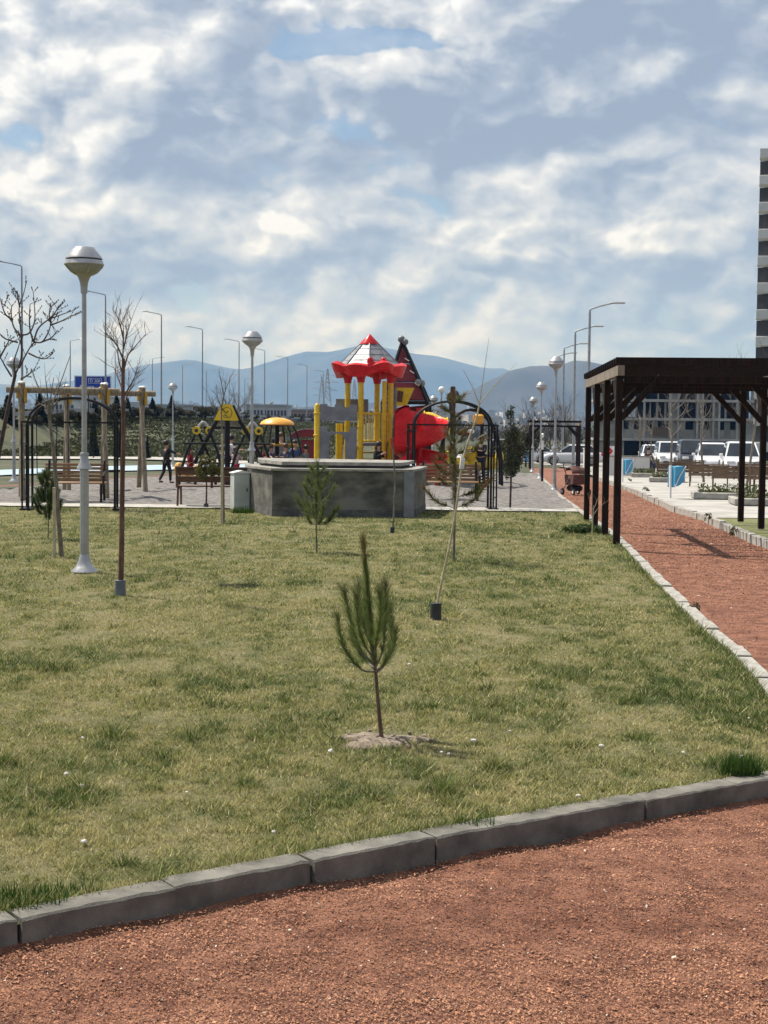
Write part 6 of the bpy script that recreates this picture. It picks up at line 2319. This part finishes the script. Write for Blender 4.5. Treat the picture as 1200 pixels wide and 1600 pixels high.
# ------------------------------------------------------------------ cars
def make_car(label, loc, rz, L=4.2, Wd=1.76, H=1.47, paint='car_white', van=False, group=None):
    r = thing('car', label, 'car', loc, rz, group)
    w = Wd / 2
    zl, zb = 0.20, 0.92 if not van else 1.02
    # lower body lofted from front (-y is the nose)
    st = [(-L / 2, 0.36, 0.62, 0.74), (-L / 2 + 0.10, 0.26, 0.72, 0.90), (-L / 2 + 0.45, zl, 0.82 if not van else 0.92, 0.985), (-L / 2 + 1.15, zl, zb - 0.02, 1.0),
          (-L * 0.1, zl, zb, 1.0), (L * 0.28, zl, zb + 0.02, 1.0), (L / 2 - 0.25, zl + 0.02, zb + 0.03, 0.97), (L / 2 - 0.03, 0.32, zb - 0.05, 0.90), (L / 2, 0.40, 0.70, 0.82)]
    vs, fs = [], []
    for (y, z0, z1, k) in st:
        zm = (z0 + z1) / 2
        ww = w * k
        vs += [(-ww * .93, y, z0), (ww * .93, y, z0), (ww, y, z0 + 0.10), (ww, y, zm + 0.08), (ww * .95, y, z1 - 0.05), (ww * .86, y, z1),
               (-ww * .86, y, z1), (-ww * .95, y, z1 - 0.05), (-ww, y, zm + 0.08), (-ww, y, z0 + 0.10)]
    n = 10
    for i in range(len(st) - 1):
        for k in range(n):
            q = (k + 1) % n
            fs.append((i * n + k, i * n + q, i * n + n + q, i * n + n + k))
    fs += [tuple(reversed(range(n))), tuple(range((len(st) - 1) * n, len(st) * n))]
    body = MB().add(vs, fs).build('body', paint, r, ang=50)
    # greenhouse
    y0, y1 = (-L / 2 + (1.05 if not van else 0.85)), L / 2 - (0.22 if not van else 0.06)
    t0, t1 = (-L / 2 + (1.85 if not van else 1.45)), L / 2 - (0.75 if not van else 0.20)
    wb, wt_ = w * 0.90, w * 0.70 if not van else w * 0.78
    zb2 = zb - 0.03
    lowc = [(-wb, y0, zb2), (wb, y0, zb2), (wb, y1, zb2), (-wb, y1, zb2)]
    topc = [(-wt_, t0, H - 0.05), (wt_, t0, H - 0.05), (wt_, t1, H - 0.07), (-wt_, t1, H - 0.07)]
    rf = [(-wt_ * .86, t0 + .14, H), (wt_ * .86, t0 + .14, H), (wt_ * .86, t1 - .14, H - .02), (-wt_ * .86, t1 - .14, H - .02)]
    MB().add(lowc + topc + rf, [(0, 1, 5, 4), (1, 2, 6, 5), (2, 3, 7, 6), (3, 0, 4, 7), (4, 5, 9, 8), (5, 6, 10, 9), (6, 7, 11, 10), (7, 4, 8, 11), (8, 9, 10, 11)]).build('cabin', paint, r, ang=30)

    def pane(name, a, b, c, d, ins=0.06, off=0.012):
        P = [Vector(x) for x in (a, b, c, d)]
        ce = sum(P, Vector()) / 4
        nn = (P[1] - P[0]).cross(P[3] - P[0]).normalized()
        Q = [p + (ce - p).normalized() * ins for p in P]
        MB().add([q - nn * 0.01 for q in Q] + [q + nn * off for q in Q], [(3, 2, 1, 0), (4, 5, 6, 7), (0, 1, 5, 4), (1, 2, 6, 5), (2, 3, 7, 6), (3, 0, 4, 7)]).build(name, 'car_glass', r, smooth=False)
    pane('windscreen', lowc[0], lowc[1], topc[1], topc[0], 0.09)
    pane('rear_window', lowc[2], lowc[3], topc[3], topc[2], 0.12)
    for s, (a, b, c, d) in ((1, (lowc[1], lowc[2], topc[2], topc[1])), (-1, (lowc[3], lowc[0], topc[0], topc[3]))):
        a, b, c, d = map(Vector, (a, b, c, d))
        m0, m1 = a.lerp(b, 0.52), d.lerp(c, 0.46)
        pane('side_window', a, m0, m1, d, 0.07)
        pane('side_window', m0, b, c, m1, 0.07)
    for s in (-1, 1):
        for y in (-L / 2 + 0.82, L / 2 - 0.78):
            mt = Matrix.Rotation(PI / 2, 3, 'Y')
            wh = MB().lathe([(0.2, -0.1), (0.30, -0.1), (0.318, -0.06), (0.318, 0.06), (0.30, 0.1), (0.2, 0.1)], 22, (s * (w - 0.09), y, 0.318), mt).build('wheel', 'tyre', r)
            MB().lathe([(0.21, -0.105), (0.19, -0.08), (0.19, 0.08), (0.21, 0.105)], 18, (s * (w - 0.09), y, 0.318), mt).build('rim', 'wheel_rim', wh)
            MB().tube([(s * (w + 0.004), y + 0.38 * math.cos(PI * i / 12), 0.318 + 0.38 * math.sin(PI * i / 12)) for i in range(13)], 0.022, 6).build('wheel_arch', 'tyre', r)
        MB().box((s * w * 0.66, -L / 2 + 0.075, 0.66 if not van else 0.74), (0.36, 0.16, 0.15), m=Matrix.Rotation(s * 0.35, 3, 'Z'), bev=0.03).build('headlight', 'headlamp', r)
        MB().box((s * w * 0.80, L / 2 - 0.06, 0.80), (0.18, 0.12, 0.22), bev=0.02).build('tail_light', 'sign_red', r)
        MB().box((s * (w + 0.07), y0 + 0.28, zb + 0.06), (0.18, 0.09, 0.12), bev=0.03).build('mirror', paint, r)
        for y in (-0.35, 0.55):
            MB().box((s * (w + 0.003), y, zb - 0.14), (0.02, 0.16, 0.028)).build('door_handle', paint, r)
    MB().box((0, -L / 2 + 0.012, 0.42), (Wd * 0.62, 0.06, 0.13), bev=0.01).build('grille', 'tyre', r)
    MB().box((0, -L / 2 - 0.022, 0.50), (0.5, 0.012, 0.11)).build('number_plate', 'sign_white', r)
    MB().box((0, 0, 0.19), (Wd * 0.86, L * 0.8, 0.06)).build('underbody', 'tyre', r)
    return r


CP = 'cars parked behind the plaza benches'
make_car('white hatchback parked side on behind the small far pergola', at(894, 104), -PI / 2 - 0.1, 4.25, 1.76, 1.48)
make_car('white car with its front to the benches, nearest the right pergola posts', at(1158, 69), -0.16, 4.3, 1.78, 1.60, group=CP)
make_car('white car beside the one behind the right pergola posts', at(1113, 74), -0.16, 4.2, 1.76, 1.56, group=CP)
make_car('large black car between the white ones', at(1084, 86), -0.12, 4.8, 1.92, 1.78, 'car_black', True, group=CP)
make_car('white van like car next to the black one', at(1046, 95), -0.10, 4.4, 1.8, 1.72, 'car_white', True, group=CP)
make_car('white car at the end of the row behind the seated person', at(1020, 101), -0.10, 4.2, 1.76, 1.52, group=CP)
make_car('white van seen behind the broad olive bush near the blue bin', at(812, 118), PI / 2, 4.9, 1.9, 1.9, 'car_white', True)
make_car('white car just left of the white hatchback', at(842, 124), PI / 2 + 0.2, 4.2, 1.76, 1.47)

# white wall, cabinet and chevron board near the car park
q = at(984, 66)
r = thing('low_wall', 'low white wall behind the plaza at the car park', 'wall', q, -0.15)
for i in range(3):
    MB().box((-0.75 + i * 0.66, 0, 0.42), (0.65, 0.12, 0.85), bev=0.01).build('wall_panel', 'tower_white', r)
MB().box((-0.1, 0, 0.87), (2.05, 0.18, 0.05)).build('coping', 'concrete_cap', r)
q = at(916, 70)
r = thing('utility_cabinet', 'tall white utility cabinet between lamp posts at the car park', 'cabinet', q)
MB().box((0, 0, 0.6), (0.22, 0.3, 1.16), bev=0.01).build('body', 'white_plastic', r)
MB().box((0, 0, 1.2), (0.27, 0.35, 0.05)).build('lid', 'white_plastic', r)
q = at(953, 90)
r = thing('chevron_sign', 'white board with a red chevron arrow behind the pergola posts', 'sign', q)
MB().box((0, 0, 1.05), (0.62, 0.04, 0.62)).build('panel', 'sign_white', r)
MB().prism([(-.18, .82), (0.02, 1.05), (-.18, 1.28), (0.0, 1.28), (.2, 1.05), (0, .82)], -0.035, -0.022, 'Y').build('chevron', 'sign_red', r, smooth=False)
for x_ in (-.2, .2):
    MB().lathe([(0.03, 0), (0.03, 0.8)], 8, (x_, 0.03, 0)).build('post', 'galvanised', r)


# ------------------------------------------------------------------ unfinished concrete building
Yb = 246.0
q = at(936, Yb)
r = thing('unfinished_building', 'unfinished grey concrete apartment block with empty window openings behind the pergola', 'building', (q.x, Yb, 0))
kb = Yb / FPX
BX = lambda px: (px - 936) * kb
BZ = lambda py: W(936, py, Yb).z
lev = [BZ(716), BZ(686), BZ(654), BZ(625), BZ(598)]
xa, xb = BX(936), BX(1180)
# slabs
for i, z in enumerate(lev[1:]):
    MB().box(((xa + xb) / 2, 5.0, z), (xb - xa + (0.8 if i < 3 else 1.6), 11.0, 0.42 if i < 3 else 0.30)).build('floor_slab', 'slab_concrete', r)
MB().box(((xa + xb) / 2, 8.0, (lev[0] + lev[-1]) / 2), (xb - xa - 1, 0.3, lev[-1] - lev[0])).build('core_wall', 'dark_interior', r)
rnd = random.Random(2)
# storeys: openings measured on the facade (x0,x1,z0,z1 as pixels); the wall between them is built
OPEN = {0: [(975, 1020), (1024, 1058), (1080, 1112), (1122, 1150)],
        1: [(974, 982), (990, 998), (1010, 1018), (1027, 1047), (1070, 1083), (1099, 1109), (1124, 1131), (1140, 1149)],
        2: [(972, 980), (981, 992), (994, 1004), (1008, 1014), (1016, 1024), (1027, 1037), (1040, 1043), (1060, 1086), (1098, 1112), (1124, 1131), (1134, 1148), (1156, 1172)],
        3: [(972, 1000), (1006, 1026), (1028, 1044), (1060, 1086), (1098, 1110), (1124, 1148), (1156, 1172)]}
for fl, ops in OPEN.items():
    z0, z1 = lev[fl] + 0.0, lev[fl + 1] - 0.18
    if fl == 1:
        sill, head = BZ(670), BZ(657)
    else:
        sill, head = z0 + 0.25, z1
    edge = [936] + [v for o in ops for v in o] + [1180]
    for i in range(0, len(edge), 2):
        a, b = BX(edge[i]), BX(edge[i + 1])
        if b - a > 0.05:
            MB().box(((a + b) / 2, 0.15 + 0.02 * (i % 3), (z0 + z1) / 2), (b - a, 0.3, z1 - z0 - 0.02)).build('wall_pier', 'raw_concrete' if i % 4 else 'block_wall', r)
    for (a, b) in ops:
        A, B = BX(a), BX(b)
        if sill - z0 > 0.3:
            MB().box(((A + B) / 2, 0.17, (z0 + sill) / 2), (B - A - 0.01, 0.26, sill - z0)).build('parapet', 'block_wall', r)
        if z1 - head > 0.1:
            MB().box(((A + B) / 2, 0.17, (head + z1) / 2), (B - A - 0.01, 0.26, z1 - head - 0.02)).build('lintel', 'raw_concrete', r)
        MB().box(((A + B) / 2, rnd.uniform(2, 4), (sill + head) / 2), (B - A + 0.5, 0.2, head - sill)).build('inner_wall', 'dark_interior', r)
for px in (971, 1005, 1045, 1058, 1088, 1096, 1113, 1122, 1150):
    MB().box((BX(px), -0.22, (lev[1] + lev[4]) / 2), (0.32, 0.35, lev[4] - lev[1] - 0.3)).build('column', 'slab_concrete', r)
for (a, b, y0, y1) in ((981, 992, 651, 629), (986, 992, 622, 606)):
    MB().box((BX((a + b) / 2), 0.05, (BZ(y0) + BZ(y1)) / 2), (BX(b) - BX(a) - 0.06, 0.05, BZ(y1) - BZ(y0))).build('plastic_film', 'film_blue', r)
for i in range(9):
    MB().box((BX(1018) + i * 0.33, -0.35, BZ(673)), (0.24, 0.05, 1.5)).build('board', 'plaza_wood', r)
for px in (960, 1003, 1060, 1112):
    MB().lathe([(0.05, lev[4]), (0.05, lev[4] + 1.2)], 5, (BX(px), 1.5, 0)).build('starter_bar', 'galvanised', r)

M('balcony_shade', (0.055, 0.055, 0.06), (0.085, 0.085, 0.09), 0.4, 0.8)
# ------------------------------------------------------------------ apartment tower on the right
Yt2 = 168.0
q = at(1178, Yt2)
r = thing('apartment_tower', 'tall white and grey apartment tower with stacked balconies behind the pergola', 'building', (q.x, Yt2, 0), -0.255)
TZ = lambda py: W(1190, py, Yt2).z
ztop = TZ(234)
zb0 = -2.2
MB().box((9.2, 7.5, (zb0 + ztop) / 2), (17.4, 13, ztop - zb0)).build('core', 'tower_pale', r)
st_h = 41 * Yt2 / FPX
nfl = int((ztop - zb0) / st_h)
for i in range(nfl + 1):
    zf = ztop - i * st_h
    # balcony parapet band, projecting
    for j in range(3):
        MB().box((1.15 + j * 6.2, -0.05, zf - 0.55), (2.5, 2.2, 1.05), bev=0.03).build('balcony_parapet', 'tower_white', r)
        MB().box((1.15 + j * 6.2, 0.95, zf - 2.0), (2.42, 0.12, 1.75)).build('balcony_shade_panel', 'balcony_shade', r)  # flat panel, the shade inside the balcony is put into its dark colour
        MB().box((2.35 + j * 6.2, 0.30, zf - 1.95), (0.12, 1.3, 1.9)).build('balcony_fin', 'tower_white', r)
        w_ = MB().box((4.1 + j * 6.2, 0.97, zf - 1.85), (2.2, 0.16, 1.5)).build('window', 'window_glass', r)
        MB().box((4.1 + j * 6.2, 0.90, zf - 1.85), (0.07, 0.08, 1.52)).build('frame', 'tower_white', w_)
        MB().box((4.1 + j * 6.2, 0.86, zf - 2.66), (2.4, 0.3, 0.08)).build('sill', 'tower_white', w_)
MB().box((8.5, 5, ztop + 0.5), (14, 8, 1.8)).build('roof_house', 'tower_white', r)
MB().box((2.6, 2, ztop + 0.9), (1.6, 1.6, 2.4)).build('roof_house', 'maroon_panel', r)
MB().lathe([(0.08, ztop), (0.05, ztop + 5)], 6, (2.2, 1, 0)).build('antenna', 'galvanised', r)


# ------------------------------------------------------------------ highway rail, power pylons, far town
def guard_rail():
    r = thing('guard_rail', 'grey steel guard rail along the highway above the embankment', 'guard rail', (0, 0, 0))
    pts = []
    for i in range(40):
        y = 97 + i * 6.5
        x = -31.2 + 0.07 * y
        pts.append(Vector((x, y, gzf(x, y))))
    for a, b in zip(pts, pts[1:]):
        MB().bar(a + Vector((0, 0, 0.62)), b + Vector((0, 0, 0.62)), 0.06, 0.31).build('rail', 'galvanised', r)
    for a in pts:
        MB().box(a + Vector((-0.08, 0, 0.33)), (0.08, 0.08, 0.72)).build('post', 'galvanised', r)


guard_rail()


def pylon(px, top, Y, label):
    q = at(px, Y)
    H = W(px, top, Y).z - q.z
    r = thing('power_pylon', label, 'pylon', q, 0.2, 'lattice power pylons')
    wf = lambda z: 0.085 * H * (1 - z / H) + 0.008 * H
    lv = [0, .16, .30, .42, .53, .63, .72, .80, .87, .94, 1.0]
    t = 0.0035 * H
    m = MB()
    for s in ((-1, -1), (1, -1), (1, 1), (-1, 1)):
        m.tube([(s[0] * wf(H * l), s[1] * wf(H * l), H * l) for l in lv], t, 4)
    m.build('leg', 'galvanised', r)
    m = MB()
    for i in range(len(lv) - 1):
        z0, z1 = H * lv[i], H * lv[i + 1]
        a, b = wf(z0), wf(z1)
        for (s0, s1) in (((-1, -1), (1, -1)), ((1, -1), (1, 1)), ((1, 1), (-1, 1)), ((-1, 1), (-1, -1))):
            m.tube([(s0[0] * a, s0[1] * a, z0), (s1[0] * b, s1[1] * b, z1)], t * .6, 4)
            m.tube([(s1[0] * a, s1[1] * a, z0), (s0[0] * b, s0[1] * b, z1)], t * .6, 4)
    m.build('lattice', 'galvanised', r)
    for f, l in ((0.62, .17), (0.76, .2), (0.88, .15)):
        for s in (-1, 1):
            m = MB()
            m.tube([(0, 0, H * f), (s * H * l, 0, H * f)], t * .8, 4)
            m.tube([(0, 0, H * (f + .05)), (s * H * l, 0, H * f)], t * .7, 4)
            m.build('cross_arm', 'galvanised', r)


pylon(511, 576, 620, 'lattice power pylon nearest the castle tower against the mountains')
pylon(502, 588, 760, 'lattice power pylon just left of the nearer one against the mountains')
pylon(391, 602, 900, 'small distant pylon beside the park lamp')
pylon(553, 594, 760, 'lattice power pylon seen between the castle tower posts')


def warehouse(px0, px1, top, Y, label, wall='warehouse_wall', bays=12):
    a, b = at(px0, Y), at(px1, Y)
    z0 = gzf(a.x, Y)
    zt = W(px0, top, Y).z
    r = thing('warehouse', label, 'building', ((a.x + b.x) / 2, Y, z0), 0)
    L = b.x - a.x
    h = zt - z0
    MB().box((0, 10, h / 2), (L, 20, h)).build('wall', wall, r)
    MB().prism([(-L / 2 - .4, h), (L / 2 + .4, h), (L / 2 + .4, h + .5), (-L / 2 - .4, h + .5)], -0.5, 20.5, 'Y').build('roof', 'galvanised', r, smooth=False)
    for i in range(bays):
        x = -L / 2 + L * (i + 0.5) / bays
        MB().box((x, -0.03, h * 0.62), (L / bays * 0.66, 0.12, h * 0.30)).build('window', 'window_glass', r)


warehouse(232, 300, 634, 420, 'long pale low warehouse behind the conifers left of the yellow sign', bays=12)
warehouse(300, 352, 637, 460, 'lower pale warehouse just right of the long one', bays=9)
warehouse(385, 448, 634, 440, 'pale warehouse with a strip of windows right of the park lamp', bays=12)
warehouse(452, 496, 641, 470, 'low reddish shed left of the yellow castle post', 'town_roof', 7)
warehouse(68, 116, 624, 380, 'white building behind the beam of the front log swing', 'tower_white', 8)
warehouse(118, 168, 621, 400, 'white building under the blue road sign', 'tower_white', 8)


def town():
    g = np.random.default_rng(33)
    V = []
    n = 1500
    for k in range(n):
        Y = g.uniform(1000, 5200)
        px = g.uniform(-300, 1500)
        x = (px - 600) / FPX * Y
        w, d, h = g.uniform(7, 20), g.uniform(8, 18), g.choice([4, 6, 6, 9, 12, 15, 20], p=[.2, .25, .2, .15, .1, .07, .03])
        if g.uniform() < 0.04:
            w, h = g.uniform(40, 90), 7
        z = float(gz(x, Y)) - 1
        a = g.uniform(-0.5, 0.5)
        c, s = math.cos(a), math.sin(a)
        q = [(x + u * c - v * s, Y + u * s + v * c) for u, v in ((-w / 2, -d / 2), (w / 2, -d / 2), (w / 2, d / 2), (-w / 2, d / 2))]
        lo = [(*p, z) for p in q]
        hi = [(*p, z + h) for p in q]
        for i in range(4):
            j = (i + 1) % 4
            V += [lo[i], lo[j], hi[j], hi[i]]
        V += hi
    o = raw('distant_town', np.array(V), 4, 'town_wall')
    tag(o, 'hazy distant town spread below the mountains', 'town', kind='stuff')
    # scattered trees of the plain
    m = 5200
    Y = np.exp(g.uniform(math.log(500), math.log(4200), m))
    X = (g.uniform(-200, 1400, m) - 600) / FPX * Y
    h = g.uniform(2.5, 7, m)
    P = np.stack([X, Y, gz(X, Y) + h * 0.4], -1)
    reps = 14
    PP = np.repeat(P, reps, axis=0) + g.normal(0, 1, (m * reps, 3)) * np.repeat(h, reps)[:, None] * np.array((0.38, 0.38, 0.28))
    o = leaf_soup(PP.astype(np.float32), 0.9, ((0.030, 0.030, 0.020), (0.085, 0.075, 0.050)), 'distant_trees', up=0.2)
    tag(o, 'brown and dark green tree belts far out on the plain', 'trees', kind='stuff')


town()

# ------------------------------------------------------------------ air
hz = MB().box((0, 6450, 345), (19500, 13300, 720)).build('haze', None, None, smooth=False)
hz['kind'] = 'stuff'
hz['label'] = 'pale blue haze in the air over the plain'
hm = bpy.data.materials.new('haze_air')
hm.use_nodes = True
nt = hm.node_tree
nt.nodes.clear()
pv = nt.nodes.new('ShaderNodeVolumePrincipled')
pv.inputs['Color'].default_value = (0.20, 0.46, 1.0, 1)
pv.inputs['Absorption Color'].default_value = (1, 1, 1, 1)
pv.inputs['Density'].default_value = 0.00012
pv.inputs['Anisotropy'].default_value = 0.0
ou = nt.nodes.new('ShaderNodeOutputMaterial')
nt.links.new(pv.outputs[0], ou.inputs['Volume'])
hz.data.materials.append(hm)
